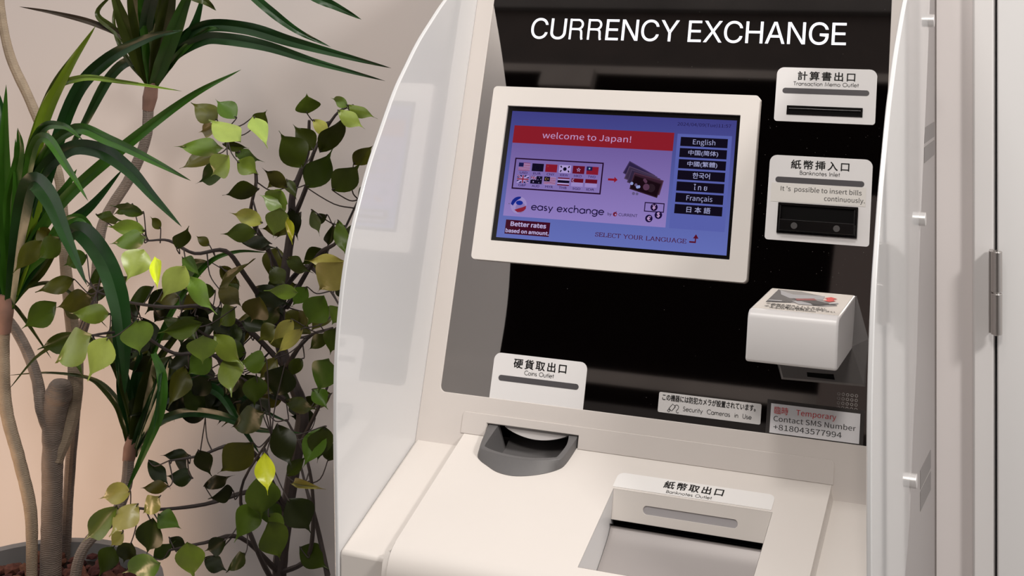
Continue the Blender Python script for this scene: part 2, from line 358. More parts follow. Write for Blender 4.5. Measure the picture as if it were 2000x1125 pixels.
# backlit picture with a soft blue gradient
m = mat('backlight', (0, 0, 0), .12, emit=(1, 1, 1), spec=.15); nt = m.node_tree
tc = nt.nodes.new('ShaderNodeTexCoord'); sx = nt.nodes.new('ShaderNodeSeparateXYZ'); mr = nt.nodes.new('ShaderNodeMapRange'); cr = nt.nodes.new('ShaderNodeValToRGB')
nt.links.new(tc.outputs['Generated'], sx.inputs[0]); nt.links.new(sx.outputs['Z'], mr.inputs[0]); nt.links.new(mr.outputs[0], cr.inputs[0]); nt.links.new(cr.outputs[0], m.node_tree.nodes['Principled BSDF'].inputs['Emission Color'])
cr.color_ramp.elements[0].color = (*s2l(97, 108, 178), 1); cr.color_ramp.elements[1].color = (*s2l(62, 62, 128), 1)
flats('display', BZ, [R4(.0505, .1866, .3365, .3447)], .0107, m, bz)
m2 = mat('picture_field', (0, 0, 0), .12, emit=(1, 1, 1), spec=.15); nt = m2.node_tree
tc = nt.nodes.new('ShaderNodeTexCoord'); sx = nt.nodes.new('ShaderNodeSeparateXYZ'); cr = nt.nodes.new('ShaderNodeValToRGB')
nt.links.new(tc.outputs['Generated'], sx.inputs[0]); nt.links.new(sx.outputs['Z'], cr.inputs[0]); nt.links.new(cr.outputs[0], nt.nodes['Principled BSDF'].inputs['Emission Color'])
cr.color_ramp.elements[0].color = (*s2l(140, 122, 186), 1); cr.color_ramp.elements[1].color = (*s2l(108, 90, 152), 1)
flats('picture_field', BZ, [R4(.0560, .2133, .2618, .3043)], .0107+.00012, m2, bz)
scr('button_field', [R4(.2663, .2130, .3322, .3256)], 1, (86, 94, 166))
scr('banner', [R4(.0560, .3043, .2622, .3264)], 2, (132, 28, 40))
PINK = E('pale_text', (184, 150, 196))
lettering('banner_lettering', BZ, [T('welcome to Japan!', .0949, .2095, .3120, cap=.0073, font=NOTO)], .0111, PINK, bz)
NAVY = (26, 16, 58); NV = E('navy_print', NAVY)
fb = [R4(.0626, .2468, .1782, .2485), R4(.0626, .2840, .1782, .2856), R4(.0626, .2485, .0643, .2840), R4(.1765, .2485, .1782, .2840)]
flats('flag_box', BZ, fb, .01104, E('dark_outline', (34, 10, 40)), bz)
def stripes(x0, y0, x1, y1, n, i0=0, step=2): return [R4(x0, y0+(y1-y0)*i/n, x1, y0+(y1-y0)*(i+1)/n) for i in range(i0, n, step)]
def star(cx, cy, r, n=5, q=.45): return [(cx+(r if i % 2 == 0 else r*q)*cos(pi/2+pi*i/n), cy+(r if i % 2 == 0 else r*q)*sin(pi/2+pi*i/n)) for i in range(2*n)]
FX = [.0685+.01773*i for i in range(6)]; FW = .0152; FH = .0096; Y1, Y2 = .2702, .2547
RED, DRED, DK, LT, BLU = (128, 24, 44), (96, 14, 34), (16, 12, 34), (168, 150, 204), (26, 26, 74)
P = {}
def add(c, lvl, *polys): P.setdefault((c, lvl), []).extend(polys)
def at(i, r): return FX[i], (Y1 if r == 0 else Y2)
x, y = at(0, 0); add(LT, 1, R4(x, y, x+FW, y+FH)); add(RED, 2, *stripes(x, y, x+FW, y+FH, 13)); add(BLU, 3, R4(x, y+FH*.46, x+FW*.42, y+FH))
x, y = at(1, 0); add(DK, 1, R4(x, y, x+FW, y+FH)); add((30, 26, 34), 2, *[circ(x+FW*.5+FH*.32*cos(a*pi/6), y+FH*.5+FH*.32*sin(a*pi/6), .0004, 6) for a in range(12)])
x, y = at(2, 0); add(RED, 1, R4(x, y, x+FW, y+FH)); add((150, 60, 50), 2, star(x+FW*.2, y+FH*.72, .0011))
x, y = at(3, 0); add(LT, 1, R4(x, y, x+FW, y+FH)); add(DK, 2, circ(x+FW*.5, y+FH*.5, .0023))
for dx, dy, a in ((-.33, .28, 35), (.33, .28, -35), (-.33, -.28, -35), (.33, -.28, 35)):
    cx, cy = x+FW*(.5+dx), y+FH*(.5+dy); ca, sa = cos(radians(a+90)), sin(radians(a+90)); add(DK, 2, [(cx+p*ca-q*sa, cy+p*sa+q*ca) for p, q in ((-.0013, -.0008), (.0013, -.0008), (.0013, .0008), (-.0013, .0008))])
x, y = at(4, 0); add(DRED, 1, R4(x, y, x+FW, y+FH)); add(LT, 2, *[[(x+FW*.5+.0028*q*cos(2*pi*i/5+pi/2+d), y+FH*.5+.0028*q*sin(2*pi*i/5+pi/2+d)) for q, d in ((.15, 0), (.7, -.35), (1, 0), (.6, .4))] for i in range(5)])
x, y = at(5, 0); add(RED, 1, R4(x, y, x+FW, y+FH)); add(BLU, 2, R4(x, y+FH*.48, x+FW*.48, y+FH)); add((160, 190, 200), 3, star(x+FW*.24, y+FH*.74, .0014, 8))
def union(x, y, w, h, l):
    add(LT, l, R4(x, y, x+w, y+h)); add(BLU, l+1, [(x+w*.14, y+h), (x+w*.4, y+h), (x+w*.4, y+h*.72)], [(x+w*.6, y+h), (x+w*.86, y+h), (x+w*.6, y+h*.72)], [(x+w*.14, y), (x+w*.4, y+h*.28), (x+w*.4, y)], [(x+w*.6, y), (x+w*.6, y+h*.28), (x+w*.86, y)],
        [(x, y+h*.86), (x+w*.26, y+h*.64), (x, y+h*.64)], [(x+w, y+h*.86), (x+w, y+h*.64), (x+w*.74, y+h*.64)], [(x, y+h*.14), (x, y+h*.36), (x+w*.26, y+h*.36)], [(x+w, y+h*.14), (x+w*.74, y+h*.36), (x+w, y+h*.36)])
    add(RED, l+1, R4(x+w*.45, y, x+w*.55, y+h), R4(x, y+h*.42, x+w*.45, y+h*.58), R4(x+w*.55, y+h*.42, x+w, y+h*.58), [(x, y+h*.95), (x, y+h), (x+w*.06, y+h), (x+w*.36, y+h*.66), (x+w*.28, y+h*.66)], [(x+w, y), (x+w*.94, y), (x+w*.64, y+h*.34), (x+w*.72, y+h*.34)])
x, y = at(0, 1); union(x, y, FW, FH, 1)
x, y = at(1, 1); add(DK, 1, R4(x, y, x+FW, y+FH)); union(x, y+FH*.5, FW*.5, FH*.5, 2); add(LT, 2, star(x+FW*.26, y+FH*.24, .0012, 7), *[star(x+FW*a, y+FH*b, .0007) for a, b in ((.75, .85), (.64, .52), (.88, .6), (.75, .16))])
x, y = at(2, 1); add(LT, 1, R4(x, y, x+FW, y+FH)); add(RED, 2, *stripes(x, y, x+FW, y+FH, 13, 1)); add(DK, 3, R4(x, y+FH*.4, x+FW*.5, y+FH)); add((150, 120, 50), 4, circ(x+FW*.2, y+FH*.7, .0017)); add(DK, 5, circ(x+FW*.24, y+FH*.7, .0014)); add((150, 120, 50), 6, star(x+FW*.34, y+FH*.7, .0011, 7))
x, y = at(3, 1); add(LT, 1, R4(x, y, x+FW, y+FH)); add(DRED, 2, R4(x, y, x+FW, y+FH*.15), R4(x, y+FH*.85, x+FW, y+FH)); add(DK, 2, R4(x, y+FH*.33, x+FW, y+FH*.67))
x, y = at(4, 1); add((150, 132, 192), 1, R4(x, y, x+FW, y+FH)); add(DRED, 2, R4(x, y+FH*.5, x+FW, y+FH)); add(LT, 3, arc(x+FW*.18, y+FH*.74, .0016, .0019, 60, 300, 10)+arc(x+FW*.22, y+FH*.74, .0013, .0015, 290, 70, 8))
x, y = at(5, 1); add((150, 132, 192), 1, R4(x, y, x+FW, y+FH)); add(DRED, 2, R4(x, y+FH*.5, x+FW, y+FH))
for (c, l), ps in P.items(): scr('flag_print', ps, 2+l, c)
caps = [T(s, FX[i]+.0026, FX[i]+.0126, .2661, cap=.0027, bold=.01) for i, s in enumerate(('USD', 'EUR', 'CNY', 'KRW', 'HKD', 'TWD'))]
caps += [T(s, FX[i]+.0026, FX[i]+.0126, .2506, cap=.0027, bold=.01) for i, s in enumerate(('GBP', 'AUD', 'MYR', 'THB', 'SGD', 'IDR'))]
lettering('flag_lettering', BZ, caps, .0112, E('plum_text', (40, 20, 76)), bz)
scr('red_arrow', [[(.1855, .2644), (.1934, .2644), (.1934, .2622), (.1977, .2657), (.1934, .2693), (.1934, .2670), (.1855, .2670)]], 2, (136, 22, 40))
# picture of banknotes and coins
def note(cx, cy, w, h, a, c, l):
    ca, sa = cos(radians(a)), sin(radians(a)); f = lambda W, H: [(cx+p*ca-q*sa, cy+p*sa+q*ca) for p, q in ((-W/2, -H/2), (W/2, -H/2), (W/2, H/2), (-W/2, H/2))]
    scr('banknote_picture', [f(w, h)], l, c); scr('banknote_picture', [f(w*.93, h*.86)], l+1, (c[0]-20, c[1]-16, c[2]-18))
    scr('banknote_picture', [circ(cx+w*.2*ca, cy+w*.2*sa, h*.28, 14)], l+2, (c[0]-4, c[1], c[2]-2))
note(.2235, .2742, .037, .0165, -25, (62, 48, 84), 2); note(.2262, .2700, .038, .0165, -17, (76, 60, 86), 5); note(.2302, .2668, .038, .0165, -14, (66, 52, 78), 8); note(.2345, .2632, .038, .018, -12, (74, 46, 64), 11); note(.2335, .2600, .036, .018, -14, (44, 26, 36), 14)
scr('coin_picture', [circ(.2196, .2504, .0019), circ(.2240, .2502, .0017), circ(.2216, .2608, .0018)], 17, (96, 84, 124))
scr('coin_picture', [circ(.2163, .2622, .0019), circ(.2255, .2588, .0018), circ(.2238, .2584, .0019)], 18, (140, 150, 200))
scr('coin_picture', [circ(.2318, .2672, .0019), circ(.2333, .2655, .0019), circ(.2345, .2590, .0040)], 18, (84, 54, 76))
# globe emblem and name
scr('emblem', [circ(.0748, .2273, .0105, 32)], 2, (152, 136, 190))
scr('emblem', [circ(.0778, .2240, .0066, 24)], 3, (132, 116, 170))
scr('emblem', [arc(.0748, .2273, .0104, .0104, 78, 176, 16)+arc(.0840, .2195, .0178, .0178, 158, 116, 12)], 4, (22, 36, 128))
scr('emblem', [arc(.0756, .2301, .0046, .0028, 0, 360, 18)], 5, (22, 42, 142))
scr('emblem', [[(.0700, .2212), (.0750, .2232), (.0800, .2248), (.0850, .2272), (.0848, .2232), (.0822, .2205), (.0790, .2190), (.0742, .2186)]], 5, (130, 34, 52))
scr('emblem', [circ(.0621, .2283, .0007, 10)], 2, (90, 80, 110))
lettering('brand_lettering', BZ, [T('by', .1897, .1948, .2228, cap=.0034)], .0112, NV, bz, extra=strokes('easy exchange', .0918, .1850, .2228, .0083, .15, .085))
scr('emblem', [circ(.1988, .2246, .0026, 16)], 2, (120, 24, 44)); scr('emblem', [circ(.1996, .2242, .0011, 12)], 3, (160, 130, 180))
scr('emblem', [ [(.1966, .2236), (.1972, .2230), (.2008, .2278), (.2002, .2281)] ], 4, (60, 20, 60))
lettering('brand_lettering', BZ, [T('CURRENT', .2034, .2267, .2228, cap=.0034)], .0112, NV, bz)
scr('bill_icon', [R4(.2340, .2303, .2583, .2314), R4(.2340, .2403, .2583, .2415), R4(.2340, .2314, .2351, .2403), R4(.2572, .2314, .2583, .2403)]+[circ(.2459, .2360, .0044, 20)], 2, (26, 10, 46))
scr('bill_icon', [circ(.2520, .2272, .0046, 20), circ(.2409, .2224, .0045, 20)], 3, (22, 12, 52))
lettering('icon_lettering', BZ, [T('¥', .2440, .2478, .2331, top=.2389, bold=.02), T('$', .2503, .2538, .2241, top=.2304, bold=.02), T('€', .2388, .2432, .2196, top=.2252, bold=.02)], .0114, PINK, bz)
scr('rates_box', [R4(.0608, .1916, .1186, .2088)], 2, (62, 12, 34))
lettering('rates_lettering', BZ, [T('Better rates', .0677, .1136, .2016, cap=.0050, bold=.017, font=NOTO), T('based on amount.', .0622, .1182, .1935, cap=.0042, bold=.017, font=NOTO)], .0112, E('lilac_text', (176, 164, 206)), bz)
sel = strokes('SELECT YOUR LANGUAGE', .1770, .2882, .1967, .0050, .19, .08, SG, .09, .22)
lettering('prompt_lettering', BZ, [], .0112, E('maroon_print', (70, 18, 48)), bz, extra=sel)
scr('prompt_arrow', [R4(.2917, .1980, .2996, .1998), R4(.2982, .1998, .2996, .2034), [(.2958, .2032), (.3024, .2032), (.2991, .2082)]], 2, (84, 14, 34))
lettering('date_lettering', BZ, [T('2024/04/09(Tue)11:57', .2651, .3303, .3355, cap=.0038, font=NOTO)], .0112, NV, bz)
for i, s in enumerate(('English', '中国(简体)', '中國(繁體)', '한국어', 'ไ ท ย', 'Français', '日 本 語')):
    yb = .3109-.01337*i; scr('language_button', [R4(.2707, yb, .3277, yb+.0110)], 3, (17, 12, 26))
    if s in ('English', 'Français'):
        w = .0135 if i == 0 else .0155; lettering('button_lettering', BZ, [T(s, .2995-w, .2995+w, yb+.0027, cap=.0058, font=NOTO)], .0114, E('button_text', (158, 160, 200)), bz)
    else:
        w = {1: .0180, 2: .0180, 3: .0103, 4: .0080, 6: .0142}[i]
        lettering('button_lettering', BZ, [T(s, .2995-w, .2995+w, yb+.0020, top=yb+.0090, bold=.008)], .0114, E('button_text', (158, 160, 200)), bz)
# white label plates
def lplate(poly, h=.0007, m=LABEL, fr=PAN, name='label_plate', label=None): return plate(name, fr, poly, 0, h, m, K, label=label)
BG = .012
lp = lplate(rrect(.3778, .3488, .4938, .4141, .0035, .0085), label='white plate with the transaction memo slot')
lettering('lettering', PAN, [T('計算書出口', .4027, .4689, .3990, top=.4097, bold=.022, space=1.28)], BG*0+.0009, INK, lp, extra=strokes('Transaction Memo Outlet', .3980, .4736, .3925, .0046, .12, .09))
plate('lamp_window', PAN, rrect(.3857, .3824, .4858, .3891, .0033), .0004, .0009, BARM, lp)
sl = plate('memo_slot', PAN, rrect(.3922, .3570, .4794, .3678, .0003), .0002, .0016, BLACK, lp, holes=(rrect(.3942, .3588, .4774, .3660, .0003),))
o = plate('slot_shutter', PAN, rrect(.3940, .3586, .4776, .3662, 0), .0003, .0010, MATTEB, lp)
cyl('slot_roller', PAN(.3945, .3640, .0014), PAN(.4771, .3640, .0014), .0011, BLACK, lp, 12)
lp = lplate(rrect(.3765, .2102, .4934, .3083, .0035, .0085), label='white plate with the banknote inlet and a sticker')
lettering('lettering', PAN, [T('紙幣挿入口', .4015, .4674, .2932, top=.3036, bold=.022, space=1.28)], .0009, INK, lp, extra=strokes('Banknotes Inlet', .4120, .4576, .2867, .0046, .12, .09))
plate('lamp_window', PAN, rrect(.3845, .2764, .4851, .2831, .0033), .0004, .0009, BARM, lp)
st = plate('instruction_sticker', PAN, [(.3805, .2540), (.4876, .2544), (.4874, .2761), (.3803, .2757)], .0007, .0010, mat('cream_sticker', (.74, .71, .67), .6), lp)
K3 = lp
lettering('sticker_lettering', PAN, [T("It 's  possible to insert bills", .3914, .4827, .2670, cap=.0052, font=NOTO), T('continuously.', .4413, .4865, .2583, cap=.0052, font=NOTO)], .0012, INK, lp)
plate('inlet_surround', PAN, rrect(.3900, .2182, .4799, .2530, .0003), .0007, .0030, BLACK, lp, holes=(rrect(.3925, .2202, .4777, .2502, .0003),), bev=.0003)
plate('inlet_mouth', PAN, rrect(.3924, .2330, .4778, .2503, 0), .0007, .0009, MATTEB, lp)
o = plate('inlet_lip', PAN, rrect(.3932, .2206, .4770, .2333, .0006), .0009, .0080, BLACK, lp, bev=.0005)
plate('inlet_cheek', PAN, [(.3928, .2206), (.3941, .2206), (.3941, .2490), (.3928, .2490)], .0009, .0060, BLACK, lp, bev=.0004)
plate('inlet_cheek', PAN, [(.4761, .2206), (.4774, .2206), (.4774, .2490), (.4761, .2490)], .0009, .0060, BLACK, lp, bev=.0004)
DOTM = mat('dull_sensor', (.05, .045, .045), .4)
for x in (.4105, .4580): plate('sensor_dot', PAN, circ(x, .2266, .0037, 20), .0078, .0083, DOTM, lp)
lp = lplate(rrect(.0641, -.0002, .1811, .0523, .0004, .0085), label='white coins outlet plate above the coin tray')
lettering('lettering', PAN, [T('硬貨取出口', .0899, .1560, .0370, top=.0477, bold=.022, space=1.28)], .0009, INK, lp, extra=strokes('Coins Outlet', .1046, .1417, .0304, .0047, .12, .09))
plate('lamp_window', PAN, rrect(.0726, .0206, .1733, .0272, .0033), .0004, .0009, BARM, lp)
lp = lplate(rrect(.2694, .0080, .3860, .0298, .0018), .0004, mat('notice_label', (.62, .60, .59), .55), name='security_notice')
ic = []
for P_ in ([(.2806, .0105), (.2822, .0125), (.2839, .0110), (.2823, .0092), (.2806, .0105)], [(.2822, .0131), (.2862, .0183), (.2895, .0158), (.2856, .0107), (.2822, .0131)]): ic += ribbon(P_, .0006)
ic += ribbon([(.2885, .0167)]+[tuple(v[:2]) for v in spline([(.2885, .0167, 0), (.2912, .0178, 0), (.2932, .0160, 0), (.2925, .0134, 0), (.2908, .0112, 0), (.2920, .0094, 0), (.2938, .0100, 0)], 5)], .0006)
lettering('lettering', PAN, [T('この機器には防犯カメラが設置されています。', .2737, .3797, .0212, top=.0281, bold=.022)], .0006, INK, lp, extra=strokes('Security  Cameras  in  Use', .2983, .3760, .0123, .0047, .12, .09)+ic)
lp = plate('contact_card', PAN, rrect(.3922, -.0008, .4966, .0359, .0005), 0, .0006, mat('clear_sleeve', (.055, .05, .048), .12), K)
plate('paper_card', PAN, rrect(.3966, .0012, .4925, .0320, 0), .0004, .0010, mat('paper', (.72, .71, .73), .7), lp)
lettering('red_lettering', PAN, [T('臨時', .4005, .4157, .0214, top=.0292), T('Temporary', .4244, .4673, .0226, cap=.0056, font=NOTO)], .0012, mat('red_ink', (.62, .03, .035), .6), lp)
lettering('lettering', PAN, [T('Contact SMS Number', .4003, .4885, .0138, cap=.0053, font=NOTO), T('+818043577994', .4006, .4739, .0050, cap=.0055, font=NOTO)], .0012, INK, lp)
for i in range(5):
    for j in range(4):
        u, v = .4687+.00467*i, .0359+.0047*j
        plate('speaker_hole', PAN, circ(u, v, .0017, 14), 0, .0005, mat('speaker_rim', (.26, .24, .23), .4), gp, holes=(circ(u, v, .00105, 12),))
# hood over the banknote reader
uL, uR = .3878, .4816
side = [(.1564, 0), (.1223, .1035), (.1203, .1090), (.1165, .1122), (.1110, .1135), (.0700, .1105), (.0670, .1085), (.0690, .0990), (.0998, .0010)]
hd = loft('reader_hood', [[PAN(u, v, h) for v, h in side] for u in (uL, uR)], HOODM, K, cap0=True, cap1=True, bev=.0022)
e = PAN(0, .1223, .1035)-PAN(0, .1564, 0); ey = -e.normalized(); nn = Vector((1, 0, 0)).cross(ey)
HT = Fr(PAN(0, .1564, 0), (1, 0, 0), ey, nn)
il = plate('instruction_label', HT, rrect(uL+.0022, -.1072, uR-.0022, -.0035, .001), 0, .0003, mat('cream_label', (.80, .74, .67), .4), hd)
def hp(name, pts, l, m): return flats(name, HT, [[(a, -b) for a, b in pts]], .0003+.00012*l, m, hd)
hp('picture_print', [(.3978, .0076), (.4230, .0085), (.4520, .0240), (.4527, .0428), (.4705, .0600), (.4716, .0668), (.4577, .0764), (.4300, .0700), (.3976, .0775)], 1, mat('print_grey', (.33, .31, .30), .5))
hp('picture_print', [(.3978, .0076), (.4010, .0132), (.4057, .0339), (.4205, .0476), (.4259, .0585), (.4230, .0700), (.3976, .0765)], 2, mat('print_charcoal', (.065, .06, .06), .5))
hp('picture_print', [(.401, .0132), (.4057, .0339), (.418, .0487), (.4527, .0428), (.4514, .023), (.4181, .0281)], 3, mat('print_light', (.50, .49, .50), .5))
hp('picture_print', [(.4205, .0476), (.4295, .0602), (.4432, .0637), (.4477, .0746), (.4549, .0713), (.462, .0632), (.4717, .0635), (.4466, .049)], 4, INK)
hp('picture_print', [(.4241, .0493), (.4431, .0405), (.4472, .0487), (.4277, .0577)], 5, mat('print_red', (.25, .02, .02), .5))
hp('picture_print', [(.4230, .0620), (.4330, .0600), (.4440, .0670), (.4470, .0740), (.4330, .0760)], 5, mat('print_light', (.5, .49, .5), .5))
hp('picture_print', [(.3990, .0660), (.4130, .0640), (.4130, .0690), (.3990, .0710)], 5, mat('print_light', (.5, .49, .5), .5))
hp('picture_print', [(.4608, .0556), (.4704, .0511), (.4716, .0560), (.4630, .0620)], 5, mat('print_light', (.5, .49, .5), .5))
hp('red_arrow', [(.459, .0264), (.4672, .0335), (.4634, .0346), (.4640, .0420), (.4672, .0435), (.4603, .0509), (.4532, .0450), (.4566, .0440), (.4566, .0357), (.4528, .0345)], 6, mat('arrow_red', (.72, .03, .02), .5))
lettering('label_lettering', HT, [T('①画面を明るくして下さい', .4004, .4620, -.0870, top=-.0815, bold=.02), T('Brighten the backlight', .4061, .4650, -.0918, cap=.0038, bold=.02)], .0008, INK, hd)
lettering('label_lettering', HT, [T('②上下位置の調整をして下さい', .4008, .4740, -.0990, top=-.0935, bold=.02), T('Adjust the position', .4068, .4551, -.1040, cap=.0038, bold=.02)], .0008, INK, hd)
# reader base, a shallow wedge on the glass
RB = mat('graphite_metal', (.16, .15, .147), .38, metal=.5)
b0 = [(.3890, .1555), (.4825, .1555), (.4972, .1108), (.4972, .1021), (.4962, .0605), (.4060, .0585), (.4000, .075), (.3890, .1021)]
b1 = [(.392, .150), (.4800, .150), (.4800, .1080), (.4812, .1000), (.4945, .0625), (.4080, .0605), (.4030, .0765), (.392, .1021)]
hh = [.004, .004, .009, .010, .0022, .0022, .006, .008]
rb = loft('reader_base', [[PAN(u, v, 0) for u, v in b0], [PAN(u, v, h) for (u, v), h in zip(b1, hh)]], RB, K, cap1=True, smooth=False)
plate('reader_slot', PAN, [(.4345, .0640), (.4640, .0640), (.4625, .0700), (.4335, .0700)], .0030, .0040, MATTEB, rb)
# lower shelf and raised deck
a = PAN(0, -.0575); L1 = .1943; fp = a-LED.ey*L1
pr = [(a.y, a.z), (fp.y, fp.z), (fp.y, Z0-.30), (-.10, Z0-.36), (.10, Z0-.36), (.10, a.z-.03)]
DX0, DX1 = .0385, .4662
for xa, xb in ((XL+.0003, DX0+.003), (DX1-.003, XR-.0003)):
    loft('lower_shelf', [[Vector((x, y, z)) for y, z in pr] for x in (xa, xb)], BEIGE, K, cap0=True, cap1=True, bev=.0035)
box('under_deck', DX0, DX1, -.19, .04, Z0-.34, Z0-.19, BEIGE, K)
PK = [(.2405, -.1797), (.4136, -.1797), (.4136, -.057), (.2405, -.057)]
tray_c = [(.0665, .004), (.0668, -.020), (.0700, -.0375), (.0765, -.0445), (.0860, -.0505), (.1034, -.0595), (.1230, -.0620), (.1425, -.0575), (.1600, -.0490), (.1710, -.0405), (.1752, -.0330), (.1775, -.018), (.1793, .004)]
tin = [(x+(.001 if x < .12 else -.001), y+.001) for x, y in tray_c]; tin[0] = (tin[0][0], 0); tin[-1] = (tin[-1][0], 0)
PK2 = [(.2402, -.18), (.4139, -.18), (.4139, -.0572), (.2402, -.0572)]
dk = plate('deck', LED, [(DX0, -.19), (DX1, -.19), (DX1, .0)]+tin[::-1]+[(DX0, .0)], -.004, 0, BEIGE, K, holes=(PK2,))
# rounded front edge
S = LED(0, -.19); n = LED.n; r = .030; C0 = S-n*r; arcp = []
for i in range(13):
    th = (pi/2-SL)*i/12; arcp.append(C0+n*r*cos(th)-LED.ey*r*sin(th))
pf = [LED(0, -.1895, -.03)]+[LED(0, -.1895)]+arcp+[Vector((0, arcp[-1].y, Z0-.31)), Vector((0, -.12, Z0-.31))]
loft('deck_front', [[Vector((x, p.y, p.z)) for p in pf] for x in (DX0, DX1)], BEIGE, dk, cap0=True, cap1=True, bev=.0012, )
# sloping sides of the deck
hgt = .0122
for nm, xa, xb in (('deck_edge', DX0, DX0-.0065), ('deck_edge', DX1, DX1+.0030)):
    rg = []
    for q in range(5):
        t = q/4; xx = xa+(xb-xa)*(1-(1-t)**1.6) if 0 else xa+(xb-xa)*t**1.7; rg.append([LED(xx, b, -hgt*1.02*t**.75) for b in (.003, -.19)]+[Vector((xx, arcp[j].y+.0015*t, arcp[j].z-hgt*0)) for j in (4, 8, 12)]+[Vector((xx, arcp[-1].y+.0015*t, Z0-.30))])
    loft(nm, rg, BEIGE, dk, closed=False)
# banknote pocket
pk = empty('x', (0, 0, 0), '', ''); bpy.data.objects.remove(pk)
def Lq(name, quads, m, parent, th=.0):
    vs, fs = [], []
    for q in quads: k = len(vs); vs += [LED(*p) for p in q]; fs.append(tuple(range(k, k+len(q))))
    return link(name, mesh(name, vs, fs), m, parent)
x0, x1 = .2405, .4136
WBK = Fr(LED(0, -.057), (1, 0, 0), (LED(0, -.057)-LED(0, -.0762, -.0265)).normalized(), (0, 0, 1)); WBK.n = WBK.ex.cross(WBK.ey)
plate('pocket_back', WBK, [(x0, -.0317), (x1, -.0317), (x1, 0), (x0, 0)], -.004, 0, BEIGE, dk, holes=(rrect(.2752, -.0215, .3782, -.0128, .0042),), bev=.0004)
plate('pocket_window', WBK, rrect(.274, -.0225, .380, -.0118, .0042), -.0035, -.0012, mat('grey_window', (.42, .40, .41), .3), dk)
Lq('pocket_wall', [[(x0, -.057, 0), (x0, -.1797, 0), (x0, -.1797, -.06), (x0, -.07, -.06)]], mat('cool_white_plastic', (.72, .71, .71), .4), dk)
Lq('pocket_wall', [[(x1, -.057, 0), (x1, -.1797, 0), (x1, -.1797, -.06), (x1, -.07, -.06)]], MATS['cool_white_plastic'], dk)
Lq('pocket_wall', [[(x0, -.1797, 0), (x1, -.1797, 0), (x1, -.1797, -.06), (x0, -.1797, -.06)]], BEIGE, dk)
Lq('pocket_gap', [[(x0, -.070, -.036), (x1, -.070, -.036), (x1, -.082, -.026), (x0, -.082, -.026)], [(x0, -.07, -.06), (x1, -.07, -.06), (x1, -.07, -.02), (x0, -.07, -.02)]], MATTEB, dk)
fl = [[LED(x, -(.0795+.1*t), -.0300-.020*t**.6*1.0+.0) for t in [j/10 for j in range(11)]] for x in (x0+.0006, x1-.0006)]
loft('pocket_flap', fl, mat('satin_grey_metal', (.36, .33, .32), .38, metal=.2), dk, closed=False)
lo = lplate(rrect(.2386, -.0545, .4122, -.0305, .0010, .0075), .0005, mat('bright_label', (.86, .84, .82), .4), LED)
lettering('lettering', LED, [T('紙幣取出口', .2930, .3580, -.0452, top=-.0335, bold=.022, space=1.28)], .0007, INK, lo, extra=strokes('Banknotes Outlet', .2980, .3480, -.0525, .0045, .12, .09))
# coin tray
def LT3(x, l, h): return LED(x, -l, h)
outer = [(.0665, -.006), (.0668, .016), (.0700, .0365), (.0765, .0445), (.0860, .0505), (.1034, .0595), (.1230, .0620), (.1425, .0575), (.1600, .0490), (.1710, .0400), (.1752, .0320), (.1775, .016), (.1790, -.006)]
rimo = [(.0668, -.012), (.0690, .010), (.0724, .0320), (.0775, .0368), (.0880, .0400), (.1040, .0428), (.1230, .0440), (.1420, .0432), (.1570, .0400), (.1678, .0365), (.1728, .0318), (.1765, .008), (.1786, -.012)]
rimi = [(.0795, -.012), (.0783, .010), (.0778, .0295), (.0810, .0325), (.0890, .0355), (.1045, .0386), (.1230, .0400), (.1400, .0392), (.1540, .0362), (.1630, .0335), (.1672, .0300), (.1705, .008), (.1665, -.012)]
flo = [(.084+(x-.0795)*.88, y*.85) for x, y in rimi]
H = .0098
def sp2(L): return [tuple(v[:2]) for v in spline([(x, y, 0) for x, y in L], 4)]
outer, rimo, rimi, flo = map(sp2, (outer, rimo, rimi, flo))
ct = loft('coin_tray', [[LT3(x, l, -.004) for x, l in outer], [LT3(x, l, .0005) for x, l in outer], [LT3(x, l, H-.0006) for x, l in rimo], [LT3(x*.98+.00245, l*.985, H) for x, l in rimo],
    [LT3(x, l, H) for x, l in rimi], [LT3(x, l*.985, H-.001) for x, l in rimi], [LT3(x, l, -.022) for x, l in flo]], TRAYM, K, closed=False)
bt = [LT3(x, l, -.022) for x, l in flo]
link('tray_floor', mesh('tray_floor', bt+[LED(.17, .04, -.022), LED(.08, .04, -.022)], [tuple(range(len(bt)+2))]), TRAYM, ct)
box('tray_cavity', .064, .182, .03, .032, Z0-.075, Z0-.02, MATTEB, ct)
seg = arc(.1258, -.0290+.0790-.0088, .0405*2.03, .0790, 208, 332, 16)
seg = [(.0868+(.1662-.0868)*i/16, -.0300-.0098*sin(pi*i/16)**.8) for i in range(17)]
plate('coin_chute', PAN, [(.0868, -.027)]+seg+[(.1662, -.027)], -.010, -.0035, mat('chute_grey', (.60, .57, .56), .4), K)
# side panels
crv = [(-.2046, -.143), (-.2068, -.073), (-.209, .0094), (-.208, .0748), (-.2035, .1175), (-.1924, .170), (-.1788, .2089), (-.1581, .2474), (-.1344, .2865), (-.110, .3181), (-.0721, .3643), (-.0432, .3908), (-.0091, .4193), (.0278, .4438), (.0677, .4681), (.14, .505), (.23, .542), (.32, .566)]
back = [(.372, .578), (.382, .56), (.365, .52), (.3396, .4671), (.2866, .3406), (.2244, .2045), (.2007, .1294), (.1776, .0503), (.1386, -.0275), (.117, -.0845), (.0909, -.1267), (.0458, -.165), (-.03, -.215), (-.10, -.245), (-.16, -.242), (-.193, -.205)]
outl = crv+back
sm = [tuple(v[:2]) for v in spline([(y, z, 0) for y, z in outl]+[(outl[0][0], outl[0][1], 0)], 4)][:-1]
SY = Fr((0, 0, Z0), (0, 1, 0), (0, 0, 1), (1, 0, 0))
